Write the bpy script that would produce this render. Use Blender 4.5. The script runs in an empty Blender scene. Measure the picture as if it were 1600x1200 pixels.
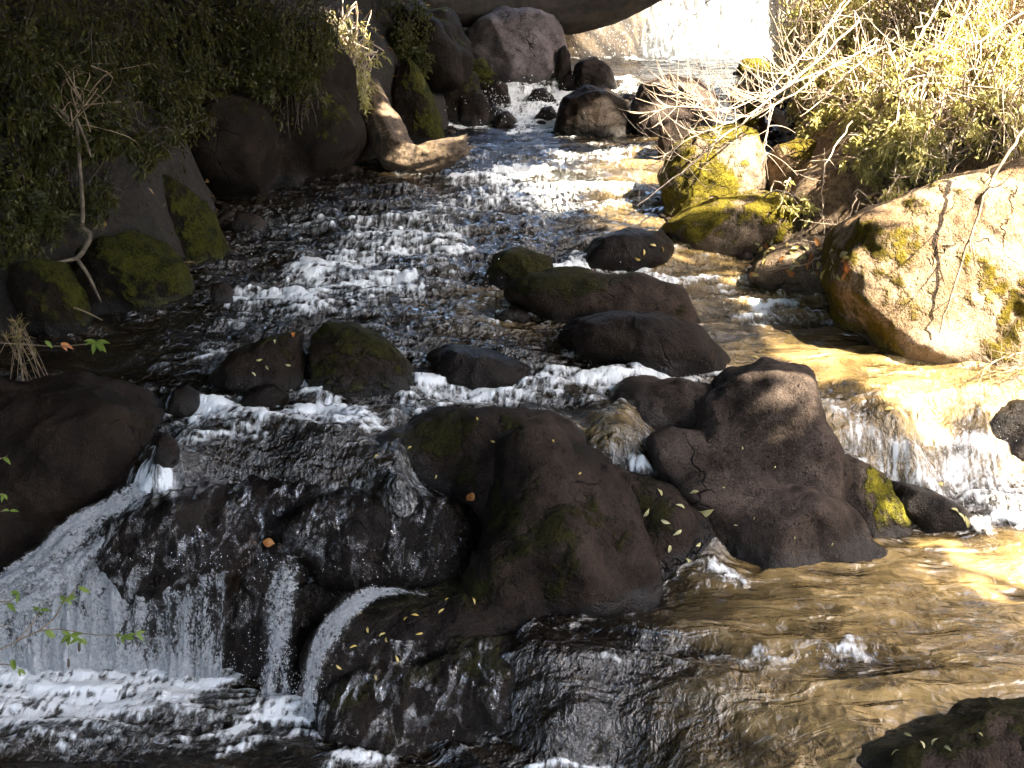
import bpy, bmesh, math, random
import numpy as np
from mathutils import Vector, Matrix

random.seed(7)
RNG = np.random.default_rng(11)
scene = bpy.context.scene
COL = scene.collection

# ------------------------------------------------------------------ camera
CAM_H, PITCH, FPX = 3.7, math.radians(20.0), 2000.0      # f in pixels of a 1600 px wide frame
cam_data = bpy.data.cameras.new("camera")
cam_data.sensor_width = 36.0
cam_data.lens = FPX / 1600.0 * 36.0
cam_data.clip_end = 400.0
cam_data.dof.use_dof = False
cam = bpy.data.objects.new("camera", cam_data)
cam.location = (0, 0, CAM_H)
cam.rotation_euler = (math.pi / 2 - PITCH, 0, 0)
COL.objects.link(cam)
scene.camera = cam

# ------------------------------------------------------------------ world, sun, exposure
SUN = np.array([0.60, -0.33, 0.73]); SUN = SUN / np.linalg.norm(SUN)
world = bpy.data.worlds.new("World"); scene.world = world
world.use_nodes = True
wn = world.node_tree.nodes; wl = world.node_tree.links
wn.clear()
sky = wn.new("ShaderNodeTexSky"); sky.sky_type = 'NISHITA'; sky.sun_disc = False
sky.sun_elevation = math.asin(SUN[2]); sky.sun_rotation = math.atan2(SUN[0], SUN[1])
sky.dust_density = 3.0; sky.ozone_density = 0.5; sky.air_density = 1.0
bg = wn.new("ShaderNodeBackground"); bg.inputs[1].default_value = 0.15
wo = wn.new("ShaderNodeOutputWorld")
wl.new(sky.outputs[0], bg.inputs[0]); wl.new(bg.outputs[0], wo.inputs[0])
sun_data = bpy.data.lights.new("sun", 'SUN')
sun_data.energy = 5.0; sun_data.angle = math.radians(0.5); sun_data.color = (1.0, 0.90, 0.72)
sun = bpy.data.objects.new("sun", sun_data)
sun.rotation_euler = Vector(SUN).to_track_quat('Z', 'Y').to_euler()
COL.objects.link(sun)
scene.view_settings.view_transform = 'Standard'
scene.view_settings.look = 'None'
scene.view_settings.gamma = 1.0
scene.view_settings.use_curve_mapping = False
scene.view_settings.exposure = 3.3
scene.render.engine = 'CYCLES'
scene.cycles.max_bounces = 5
scene.cycles.diffuse_bounces = 2
scene.cycles.glossy_bounces = 2
scene.cycles.transparent_max_bounces = 8
scene.cycles.use_adaptive_sampling = True
scene.cycles.adaptive_threshold = 0.025
scene.cycles.caustics_reflective = False
scene.cycles.caustics_refractive = False
scene.cycles.sample_clamp_indirect = 6.0
scene.cycles.use_denoising = True

# ------------------------------------------------------------------ geometry of the view: pixel -> place
cp, sp = math.cos(PITCH), math.sin(PITCH)
RIGHT = np.array([1.0, 0, 0]); UP = np.array([0, sp, cp]); FWD = np.array([0, cp, -sp])
CAM = np.array([0, 0, CAM_H])

def ray(px, py):
    a = (np.asarray(px, float) - 800) / FPX; b = (600 - np.asarray(py, float)) / FPX
    return a[..., None] * RIGHT + b[..., None] * UP + FWD

def at_z(px, py, z):
    r = ray(px, py); t = (np.asarray(z) - CAM_H) / r[..., 2]
    return CAM + r * t[..., None]

def at_d(px, py, d):
    r = ray(px, py); t = np.asarray(d) / r[..., 1]
    return CAM + r * t[..., None]

def project(P):
    q = P - CAM
    w = q @ FWD
    w = np.maximum(w, 0.05)
    return 800 + FPX * (q @ RIGHT) / w, 600 - FPX * (q @ UP) / w

def smooth(a, b, x):
    t = np.clip((x - a) / (b - a), 0, 1)
    return t * t * (3 - 2 * t)

# ------------------------------------------------------------------ numpy noise
PERM = np.concatenate([RNG.permutation(256)] * 3)
GR = RNG.normal(size=(256, 3)); GR /= np.linalg.norm(GR, axis=1)[:, None]

def perlin(P):
    P = np.asarray(P, float)
    i = np.floor(P).astype(int); f = P - i; i &= 255
    u = f * f * f * (f * (f * 6 - 15) + 10)
    out = 0
    for dx in (0, 1):
        for dy in (0, 1):
            for dz in (0, 1):
                h = PERM[PERM[PERM[i[:, 0] + dx] + i[:, 1] + dy] + i[:, 2] + dz]
                g = GR[h]
                d = (g[:, 0] * (f[:, 0] - dx) + g[:, 1] * (f[:, 1] - dy) + g[:, 2] * (f[:, 2] - dz))
                w = (u[:, 0] if dx else 1 - u[:, 0]) * (u[:, 1] if dy else 1 - u[:, 1]) * (u[:, 2] if dz else 1 - u[:, 2])
                out = out + w * d
    return out * 1.5

def fbm(P, octv=4, gain=0.5, lac=2.1):
    a, s, o = 1.0, 1.0, 0
    for k in range(octv):
        o = o + a * perlin(P * s + 17.3 * k); a *= gain; s *= lac
    return o

def ridged(P, octv=3):
    a, s, o = 1.0, 1.0, 0
    for k in range(octv):
        o = o + a * (1 - 2 * np.abs(perlin(P * s + 9.1 * k))); a *= 0.5; s *= 2.0
    return o

# ------------------------------------------------------------------ mesh / object helpers
def mesh_np(name, V, F, smooth_shade=True, attrs=None):
    V = np.asarray(V, np.float32); F = np.asarray(F, np.int32)
    n, k = F.shape
    me = bpy.data.meshes.new(name)
    me.vertices.add(len(V)); me.vertices.foreach_set("co", V.ravel())
    me.loops.add(n * k); me.loops.foreach_set("vertex_index", F.ravel())
    me.polygons.add(n); me.polygons.foreach_set("loop_start", np.arange(0, n * k, k, dtype=np.int32))
    me.polygons.foreach_set("use_smooth", np.full(n, smooth_shade))
    for an, av in (attrs or {}).items():
        at = me.attributes.new(an, 'FLOAT', 'POINT'); at.data.foreach_set("value", np.asarray(av, np.float32))
    me.update(calc_edges=True)
    return me

def add(name, me, mat, parent=None):
    o = bpy.data.objects.new(name, me)
    if mat is not None:
        me.materials.clear(); me.materials.append(mat)
    COL.objects.link(o)
    if parent is not None:
        o.parent = parent
    return o

def tag(o, label=None, cat=None, group=None, kind=None):
    if label: o["label"] = label
    if cat: o["category"] = cat
    if group: o["group"] = group
    if kind: o["kind"] = kind
    return o

def thing(name, loc, label, cat, group=None):
    o = bpy.data.objects.new(name, None)
    o.location = loc
    o.empty_display_size = 0.1
    COL.objects.link(o)
    return tag(o, label, cat, group)

def local(V, root):
    return np.asarray(V) - np.array(root.location)

class MB:
    """collects quads/tris of tubes and leaves into one mesh"""
    def __init__(s): s.V = []; s.F = []; s.n = 0
    def put(s, V, F):
        s.V.append(np.asarray(V, float)); s.F.append(np.asarray(F, int) + s.n); s.n += len(V)
    def tube(s, P, R, sides=5):
        P = np.asarray(P, float); m = len(P)
        R = np.full(m, R) if np.isscalar(R) else np.asarray(R, float)
        T = np.gradient(P, axis=0); T /= np.linalg.norm(T, axis=1)[:, None] + 1e-9
        ref = np.array([0, 0, 1.0]) if abs(T[0, 2]) < 0.8 else np.array([1.0, 0, 0])
        A = np.cross(T, ref); A /= np.linalg.norm(A, axis=1)[:, None] + 1e-9
        B = np.cross(T, A)
        ang = np.linspace(0, 2 * math.pi, sides, endpoint=False)
        V = (P[:, None] + R[:, None, None] * (np.cos(ang)[None, :, None] * A[:, None] + np.sin(ang)[None, :, None] * B[:, None])).reshape(-1, 3)
        i = np.arange(m - 1)[:, None] * sides; j = np.arange(sides)[None]
        j2 = (j + 1) % sides
        F = np.stack([i + j, i + j2, i + sides + j2, i + sides + j], -1).reshape(-1, 4)
        s.put(V, F)
    def leaves(s, P, L, W, D=None, fold=0.25):
        """folded quads: base, side, tip, side; D = direction of each leaf"""
        n = len(P); P = np.asarray(P, float)
        if n == 0: return
        if D is None: D = RNG.normal(size=(n, 3))
        D = D / (np.linalg.norm(D, axis=1)[:, None] + 1e-9)
        N = RNG.normal(size=(n, 3)); N[:, 2] += 0.9
        S = np.cross(D, N); S /= np.linalg.norm(S, axis=1)[:, None] + 1e-9
        N = np.cross(S, D)
        L = np.broadcast_to(L, (n,))[:, None]; W = np.broadcast_to(W, (n,))[:, None]
        v0 = P; v2 = P + D * L - N * L * 0.12
        m = P + D * L * 0.45
        v1 = m + S * W * 0.5 + N * W * fold; v3 = m - S * W * 0.5 + N * W * fold
        V = np.stack([v0, v1, v2, v3], 1).reshape(-1, 3)
        i = np.arange(n)[:, None] * 4
        s.put(V, np.concatenate([i, i + 1, i + 2, i + 3], 1))
    def mesh(s, name, smooth_shade=True, origin=(0, 0, 0)):
        return mesh_np(name, np.concatenate(s.V) - np.asarray(origin), np.concatenate(s.F), smooth_shade)

def spline(P, n):
    """Catmull-Rom through the points"""
    P = np.asarray(P, float)
    Q = np.concatenate([[2 * P[0] - P[1]], P, [2 * P[-1] - P[-2]]])
    t = np.linspace(0, len(P) - 1 - 1e-6, n); k = t.astype(int); f = (t - k)[:, None]
    a, b, c, d = Q[k], Q[k + 1], Q[k + 2], Q[k + 3]
    return 0.5 * (2 * b + (c - a) * f + (2 * a - 5 * b + 4 * c - d) * f ** 2 + (3 * b - a - 3 * c + d) * f ** 3)

# ------------------------------------------------------------------ materials
class NT:
    def __init__(s, name):
        s.m = bpy.data.materials.new(name); s.m.use_nodes = True
        s.t = s.m.node_tree; s.t.nodes.clear()
        s.out = s.t.nodes.new("ShaderNodeOutputMaterial")
    def n(s, typ, ins=None, **kw):
        x = s.t.nodes.new(typ)
        for k, v in kw.items(): setattr(x, k, v)
        for k, v in (ins or {}).items():
            if isinstance(v, bpy.types.NodeSocket): s.t.links.new(v, x.inputs[k])
            else: x.inputs[k].default_value = v
        return x
    def pos(s): return s.n("ShaderNodeTexCoord").outputs["Object"]
    def gpos(s): return s.n("ShaderNodeNewGeometry").outputs["Position"]
    def noise(s, vec, scale, detail=4, rough=0.55, dist=0.0):
        return s.n("ShaderNodeTexNoise", {"Vector": vec, "Scale": scale, "Detail": detail, "Roughness": rough, "Distortion": dist}).outputs[0]
    def voro(s, vec, scale, feature='F1'):
        return s.n("ShaderNodeTexVoronoi", {"Vector": vec, "Scale": scale}, feature=feature).outputs["Distance"]
    def mapr(s, v, a, b, c=0.0, d=1.0):
        return s.n("ShaderNodeMapRange", {0: v, 1: a, 2: b, 3: c, 4: d}, interpolation_type='SMOOTHSTEP').outputs[0]
    def math(s, op, a, b=0.0, c=0.0):
        return s.n("ShaderNodeMath", {0: a, 1: b, 2: c}, operation=op).outputs[0]
    def mix(s, f, a, b):
        x = s.n("ShaderNodeMix", data_type='RGBA')
        for k, v in ((0, f), (6, a), (7, b)):
            if isinstance(v, bpy.types.NodeSocket): s.t.links.new(v, x.inputs[k])
            else: x.inputs[k].default_value = v if k == 0 else (*v, 1.0) if len(v) == 3 else v
        return x.outputs[2]
    def attr(s, name): return s.n("ShaderNodeAttribute", attribute_name=name).outputs["Fac"]
    def scale(s, vec, v): return s.n("ShaderNodeMapping", {0: vec, 3: v}).outputs[0]
    def bump(s, h, strength, dist, normal=None):
        d = {"Height": h, "Strength": strength, "Distance": dist}
        if normal is not None: d["Normal"] = normal
        return s.n("ShaderNodeBump", d).outputs[0]
    def finish(s, shader): s.t.links.new(shader, s.out.inputs[0]); return s.m

def rock_material(name, dark, light, moss=(0.05, 0.055, 0.008), moss2=(0.16, 0.15, 0.012), rough=0.75, fleck=0.25, spec=0.18):
    t = NT(name); p = t.gpos()
    n1 = t.noise(p, 3.5, 6, 0.6); n2 = t.noise(p, 17, 6, 0.65); n3 = t.noise(p, 95, 3, 0.6)
    col = t.mix(t.mapr(n1, 0.36, 0.64), dark, light)
    col = t.mix(t.math('MULTIPLY', t.mapr(n2, 0.45, 0.7), 0.55), col, tuple(c * 0.45 for c in dark))
    col = t.mix(t.math('MULTIPLY', t.mapr(n3, 0.5, 0.62), 0.45), col, tuple(c * 0.4 for c in dark))
    col = t.mix(t.math('MULTIPLY', t.mapr(n3, 0.5, 0.38), 0.30), col, tuple(c * 1.35 for c in light))
    # pale lichen flecks and dark pits
    col = t.mix(t.math('MULTIPLY', t.mapr(t.noise(p, 38, 4, 0.7), 0.6, 0.72), fleck), col, tuple(min(1, c * 2.2 + 0.03) for c in light))
    wp0 = t.n("ShaderNodeVectorMath", {0: p, 1: t.n("ShaderNodeVectorMath", {0: t.n("ShaderNodeTexNoise", {"Vector": p, "Scale": 11.0}).outputs[1], 1: (.06, .06, .06)}, operation='MULTIPLY').outputs[0]}, operation='ADD').outputs[0]
    pit = t.mapr(t.voro(wp0, 60), 0.10, 0.30)
    pit2 = t.mapr(t.voro(wp0, 24), 0.08, 0.26)
    pitm = t.math('MULTIPLY', t.math('SUBTRACT', 1.0, t.math('MULTIPLY', pit, pit2)), t.mapr(t.noise(p, 5, 2), 0.46, 0.60))
    col = t.mix(t.math('MULTIPLY', pitm, 0.6), col, tuple(c * 0.35 for c in dark))
    wp = t.n("ShaderNodeVectorMath", {0: p, 1: t.n("ShaderNodeVectorMath", {0: t.n("ShaderNodeTexNoise", {"Vector": p, "Scale": 4.0, "Detail": 4.0}).outputs[1], 1: (.35, .35, .35)}, operation='MULTIPLY').outputs[0]}, operation='ADD').outputs[0]
    crack = t.math('SUBTRACT', 1.0, t.mapr(t.voro(wp, 2.2, 'DISTANCE_TO_EDGE'), 0.0, 0.022))
    crack = t.math('MULTIPLY', crack, t.mapr(t.noise(p, 1.7, 3), 0.55, 0.66))
    col = t.mix(t.math('MULTIPLY', crack, 0.75), col, tuple(c * 0.25 for c in dark))
    wet = t.attr("wet")
    col = t.mix(t.math('MULTIPLY', wet, 0.55), col, tuple(c * 0.32 for c in dark))
    mn = t.noise(p, 60, 5, 0.7); mm = t.noise(p, 9, 5, 0.65)
    ms = t.math('ADD', t.attr("moss"), t.math('MULTIPLY', t.math('SUBTRACT', mm, 0.5), 0.9))
    mf = t.mapr(ms, 0.38, 0.60)
    mcol = t.mix(t.mapr(t.math('ADD', t.math('MULTIPLY', mn, 0.6), t.math('MULTIPLY', mm, 0.5)), 0.42, 0.68), moss, moss2)
    col = t.mix(mf, col, mcol)
    h = t.math('ADD', t.math('MULTIPLY', n2, 0.9), t.math('MULTIPLY', n3, 0.40))
    h = t.math('SUBTRACT', h, t.math('ADD', t.math('MULTIPLY', pitm, 0.35), t.math('MULTIPLY', crack, 1.1)))
    cush = t.math('SUBTRACT', 1.0, t.n("ShaderNodeTexVoronoi", {"Vector": wp, "Scale": 24.0}, feature='SMOOTH_F1').outputs["Distance"])
    h = t.math('ADD', h, t.math('MULTIPLY', mf, t.math('ADD', t.math('MULTIPLY', mn, 1.5), t.math('MULTIPLY', cush, 1.0))))
    nb = t.bump(h, 0.95, 0.026)
    rg = t.math('SUBTRACT', rough, t.math('MULTIPLY', t.math('MULTIPLY', wet, t.math('SUBTRACT', 1.0, mf)), rough - 0.30))
    rg = t.math('ADD', rg, t.math('MULTIPLY', mf, 0.12))
    b = t.n("ShaderNodeBsdfPrincipled", {"Base Color": col, "Roughness": rg, "Normal": nb, "Specular IOR Level": t.math("ADD", 0.12, t.math("MULTIPLY", wet, spec))})
    return t.finish(b.outputs[0])

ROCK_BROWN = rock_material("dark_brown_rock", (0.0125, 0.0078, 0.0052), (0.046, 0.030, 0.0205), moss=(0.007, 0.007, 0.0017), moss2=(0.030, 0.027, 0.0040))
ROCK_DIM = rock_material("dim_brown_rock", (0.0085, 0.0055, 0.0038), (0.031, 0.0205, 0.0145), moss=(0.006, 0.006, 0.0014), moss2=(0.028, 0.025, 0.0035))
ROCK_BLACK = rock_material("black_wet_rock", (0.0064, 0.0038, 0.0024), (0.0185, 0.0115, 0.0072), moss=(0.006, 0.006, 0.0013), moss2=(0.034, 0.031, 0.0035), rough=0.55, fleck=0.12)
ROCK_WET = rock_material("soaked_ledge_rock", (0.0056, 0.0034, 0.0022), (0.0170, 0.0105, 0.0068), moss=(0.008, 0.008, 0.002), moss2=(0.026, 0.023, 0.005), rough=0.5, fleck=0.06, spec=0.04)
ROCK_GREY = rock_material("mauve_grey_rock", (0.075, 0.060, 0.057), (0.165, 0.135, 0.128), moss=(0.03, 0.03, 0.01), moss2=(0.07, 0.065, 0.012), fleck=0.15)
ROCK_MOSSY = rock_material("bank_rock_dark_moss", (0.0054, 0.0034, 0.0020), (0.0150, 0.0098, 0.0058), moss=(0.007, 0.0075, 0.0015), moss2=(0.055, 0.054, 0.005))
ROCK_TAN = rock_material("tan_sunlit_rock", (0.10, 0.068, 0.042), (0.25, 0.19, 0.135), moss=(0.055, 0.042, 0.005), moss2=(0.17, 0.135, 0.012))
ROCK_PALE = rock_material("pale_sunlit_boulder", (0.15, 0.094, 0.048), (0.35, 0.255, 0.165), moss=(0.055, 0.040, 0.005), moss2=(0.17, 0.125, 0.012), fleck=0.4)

def water_material():
    t = NT("stream_water"); p = t.gpos()
    foam = t.attr("foam"); bed_sunglow = t.attr("bed_sunglow"); rough = t.attr("chop")
    # ripple fields: long swells, chop, and fine wrinkles that only turbulent water has
    pr = t.scale(p, (1.0, 0.75, 0.5))
    w0 = t.noise(t.scale(p, (0.55, 1.5, 0.5)), 5.0, 3, 0.45, 0.9)
    r1 = t.noise(pr, 17, 4, 0.55, 0.9); r2 = t.noise(pr, 46, 4, 0.6, 0.8); r3 = t.noise(pr, 120, 2, 0.6)
    fz = t.mapr(rough, 0.42, 1.05, 0.20, 1.0)
    hgt = t.math('ADD', t.math('MULTIPLY', w0, 2.3), t.math('MULTIPLY', t.math('ADD', t.math('MULTIPLY', r1, 1.25), t.math('ADD', t.math('MULTIPLY', r2, 0.40), t.math('MULTIPLY', r3, 0.06))), fz))
    nb = t.bump(hgt, 1.0, 0.034)
    # bed with gold light painted in: look-up shifted by the ripple slope
    sh = t.n("ShaderNodeVectorMath", {0: nb, 1: (0.20, 0.20, 0.0)}, operation='MULTIPLY').outputs[0]
    q = t.n("ShaderNodeVectorMath", {0: p, 1: sh}, operation='ADD').outputs[0]
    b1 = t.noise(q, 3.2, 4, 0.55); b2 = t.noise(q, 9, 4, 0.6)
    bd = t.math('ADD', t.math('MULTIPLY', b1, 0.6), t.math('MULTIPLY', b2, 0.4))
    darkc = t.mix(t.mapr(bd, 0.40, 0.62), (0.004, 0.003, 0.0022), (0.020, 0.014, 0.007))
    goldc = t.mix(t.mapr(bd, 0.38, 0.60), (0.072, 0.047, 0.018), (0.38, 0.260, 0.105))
    col = t.mix(bed_sunglow, darkc, goldc)
    # foam: bubbly lace broken by fine noise
    pf = t.scale(p, (1.0, 0.6, 0.4))
    f1 = t.noise(pf, 40, 6, 0.72, 1.2); f2 = t.noise(pf, 150, 4, 0.7, 0.5); f3 = t.noise(pf, 12, 4, 0.6, 1.0)
    fn = t.math('ADD', t.math('MULTIPLY', t.math('SUBTRACT', f1, 0.5), 1.35), t.math('MULTIPLY', t.math('SUBTRACT', f2, 0.5), 0.45))
    fn = t.math('ADD', fn, t.math('MULTIPLY', t.math('SUBTRACT', f3, 0.5), 0.8))
    ff = t.mapr(t.math('ADD', foam, fn), 0.15, 1.05)
    nf = t.bump(t.math('ADD', t.math('MULTIPLY', f1, 0.7), t.math('ADD', f3, t.math('MULTIPLY', f2, 0.3))), 0.9, 0.03)
    wat = t.n("ShaderNodeBsdfPrincipled", {"Base Color": col, "Roughness": 0.07, "IOR": 1.7, "Normal": nb})
    wat.inputs["Specular IOR Level"].default_value = 0.5
    fo = t.n("ShaderNodeBsdfPrincipled", {"Base Color": (0.86, 0.88, 0.88, 1), "Roughness": 0.45, "Normal": nf})
    mx = t.n("ShaderNodeMixShader", {0: ff, 1: wat.outputs[0], 2: fo.outputs[0]})
    return t.finish(mx.outputs[0])
WATER = water_material()

def fall_material(name, lo, hi, stretch, amp=1.0, bd=0.06):
    """falling white water; the strands have gaps that show the rock behind"""
    t = NT(name); uv = t.n("ShaderNodeUVMap").outputs[0]; p = t.gpos()
    dens = t.attr("foam")
    s1 = t.noise(t.scale(uv, (15, 15 * stretch * .8, 1)), 1.0, 5, 0.62, 1.4)
    s2 = t.noise(t.scale(uv, (55, 55 * stretch * 1.3, 1)), 1.0, 4, 0.7, 1.0)
    s3 = t.noise(p, 62, 4, 0.7, 0.6)
    s = t.math('ADD', t.math('ADD', t.math('MULTIPLY', t.math('SUBTRACT', s1, 0.5), 1.9), t.math('MULTIPLY', t.math('SUBTRACT', s2, 0.5), 1.6)), t.math('MULTIPLY', t.math('SUBTRACT', s3, 0.5), 1.5))
    a = t.mapr(t.math('ADD', dens, t.math('MULTIPLY', s, amp)), lo, hi)
    nb = t.bump(t.math('ADD', t.math('ADD', s1, s3), t.math('MULTIPLY', s2, 0.9)), 1.0, bd * 0.8)
    white = t.mix(t.mapr(t.math('ADD', t.math('MULTIPLY', s3, 0.6), t.math('MULTIPLY', s2, 0.5)), 0.40, 0.66), (0.55, 0.61, 0.66), (0.92, 0.93, 0.94))
    fo = t.n("ShaderNodeBsdfPrincipled", {"Base Color": white, "Roughness": 0.3, "Normal": nb})
    fo = t.n("ShaderNodeMixShader", {0: 0.4, 1: fo.outputs[0], 2: t.n("ShaderNodeBsdfTranslucent", {"Color": white}).outputs[0]})
    film = t.n("ShaderNodeBsdfGlossy", {"Color": (1, 1, 1, 1), "Roughness": 0.08, "Normal": nb})
    tr = t.n("ShaderNodeBsdfTransparent")
    thin = t.n("ShaderNodeMixShader", {0: t.math('MULTIPLY', t.mapr(dens, 0.0, 0.35), 0.07), 1: tr.outputs[0], 2: film.outputs[0]})
    mx = t.n("ShaderNodeMixShader", {0: a, 1: thin.outputs[0], 2: fo.outputs[0]})
    return t.finish(mx.outputs[0])
FALL = fall_material("falling_white_water", 0.26, 0.95, 0.50)
FALL_FAR = fall_material("far_white_water", 0.05, 0.9, 0.10, 0.42, 0.01)

def film_material():
    t = NT("running_water_film"); uv = t.n("ShaderNodeUVMap").outputs[0]
    s1 = t.noise(t.scale(uv, (13, 4.5, 1)), 1.0, 4, 0.6, 1.0); s2 = t.noise(t.scale(uv, (46, 20, 1)), 1.0, 4, 0.65, 0.8)
    a = t.mapr(t.math('ADD', t.attr("foam"), t.math('ADD', t.math('MULTIPLY', t.math('SUBTRACT', s1, 0.5), 2.2), t.math('MULTIPLY', t.math('SUBTRACT', s2, 0.5), 1.6))), 0.50, 1.35)
    nb = t.bump(t.math('ADD', s1, t.math('MULTIPLY', s2, 0.8)), 1.0, 0.055)
    fo = t.n("ShaderNodeBsdfPrincipled", {"Base Color": (.8, .83, .86, 1), "Roughness": .25, "Normal": nb})
    gl = t.n("ShaderNodeBsdfGlossy", {"Color": (1, 1, 1, 1), "Roughness": .06, "Normal": nb})
    lw = t.n("ShaderNodeFresnel", {"IOR": 1.33, "Normal": nb}).outputs[0]
    thin = t.n("ShaderNodeMixShader", {0: t.math('MULTIPLY', lw, t.mapr(s1, 0.46, 0.64, 0.0, 0.9)), 1: t.n("ShaderNodeBsdfTransparent").outputs[0], 2: gl.outputs[0]})
    return t.finish(t.n("ShaderNodeMixShader", {0: a, 1: thin.outputs[0], 2: fo.outputs[0]}).outputs[0])
FILM = film_material()

def leaf_material(name, c1, c2, c3=None, scale=6.0, trans=0.35):
    t = NT(name); p = t.gpos()
    n = t.noise(p, scale, 3, 0.6); n2 = t.noise(p, scale * 7, 2, 0.6)
    col = t.mix(t.mapr(t.math('ADD', t.math('MULTIPLY', n, 0.6), t.math('MULTIPLY', n2, 0.4)), 0.38, 0.62), c1, c2)
    if c3: col = t.mix(t.mapr(t.noise(p, scale * 11, 1), 0.62, 0.68), col, c3)
    d = t.n("ShaderNodeBsdfPrincipled", {"Base Color": col, "Roughness": 0.5, "Specular IOR Level": 0.35})
    tl = t.n("ShaderNodeBsdfTranslucent", {"Color": col})
    mx = t.n("ShaderNodeMixShader", {0: trans, 1: d.outputs[0], 2: tl.outputs[0]})
    return t.finish(mx.outputs[0])
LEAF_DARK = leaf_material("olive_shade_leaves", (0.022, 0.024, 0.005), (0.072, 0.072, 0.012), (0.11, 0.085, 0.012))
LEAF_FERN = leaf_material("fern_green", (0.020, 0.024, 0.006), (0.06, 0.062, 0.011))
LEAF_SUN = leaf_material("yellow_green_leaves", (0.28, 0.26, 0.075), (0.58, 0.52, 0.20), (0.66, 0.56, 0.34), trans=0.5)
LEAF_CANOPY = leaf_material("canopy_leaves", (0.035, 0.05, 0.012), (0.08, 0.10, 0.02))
LEAF_LIME = leaf_material("lime_leaf", (0.13, 0.20, 0.03), (0.20, 0.26, 0.05))
LEAF_GOLD = leaf_material("yellow_fallen_leaf", (0.38, 0.26, 0.05), (0.55, 0.43, 0.16), trans=0.1)
LEAF_RUST = leaf_material("orange_fallen_leaf", (0.35, 0.11, 0.03), (0.45, 0.2, 0.05), trans=0.1)
LEAF_OLIVE = leaf_material("olive_fallen_leaf", (0.30, 0.28, 0.10), (0.42, 0.38, 0.2), trans=0.1)

def bark_material(name, c1, c2, sc=14):
    t = NT(name); p = t.gpos()
    n = t.noise(p, sc, 6, 0.65); m = t.noise(p, sc * 0.25, 3)
    col = t.mix(t.mapr(t.math('ADD', t.math('MULTIPLY', n, 0.6), t.math('MULTIPLY', m, 0.4)), 0.38, 0.62), c1, c2)
    nb = t.bump(n, 0.7, 0.02)
    return t.finish(t.n("ShaderNodeBsdfPrincipled", {"Base Color": col, "Roughness": 0.8, "Normal": nb}).outputs[0])
BARK_PALE = bark_material("pale_dry_twig", (0.30, 0.22, 0.15), (0.55, 0.44, 0.33), 20)
BARK_TAN = bark_material("tan_twig", (0.17, 0.12, 0.075), (0.30, 0.22, 0.14), 20)
BARK_DARK = bark_material("dark_bark", (0.03, 0.022, 0.016), (0.075, 0.055, 0.04))
BARK_LOG = bark_material("weathered_log", (0.035, 0.022, 0.013), (0.13, 0.088, 0.052), 26)
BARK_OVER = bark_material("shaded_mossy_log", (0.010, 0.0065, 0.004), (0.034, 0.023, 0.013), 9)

def ground_material():
    t = NT("forest_soil"); p = t.gpos()
    n = t.noise(p, 3, 7, 0.65); n2 = t.noise(p, 26, 6, 0.7)
    lit = t.attr("litter")
    c1 = t.mix(t.mapr(n2, 0.4, 0.62), (0.0055, 0.0034, 0.0020), (0.022, 0.0140, 0.0072))
    c1 = t.mix(t.math('MULTIPLY', t.mapr(n, 0.52, 0.66), 0.7), c1, (0.014, 0.0145, 0.003))
    c2 = t.mix(t.mapr(n2, 0.38, 0.62), (0.13, 0.075, 0.035), (0.33, 0.22, 0.12))
    col = t.mix(lit, c1, c2)
    nb = t.bump(t.math('ADD', n, n2), 0.9, 0.06)
    return t.finish(t.n("ShaderNodeBsdfPrincipled", {"Base Color": col, "Roughness": 0.85, "Normal": nb}).outputs[0])
SOIL = ground_material()

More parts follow.
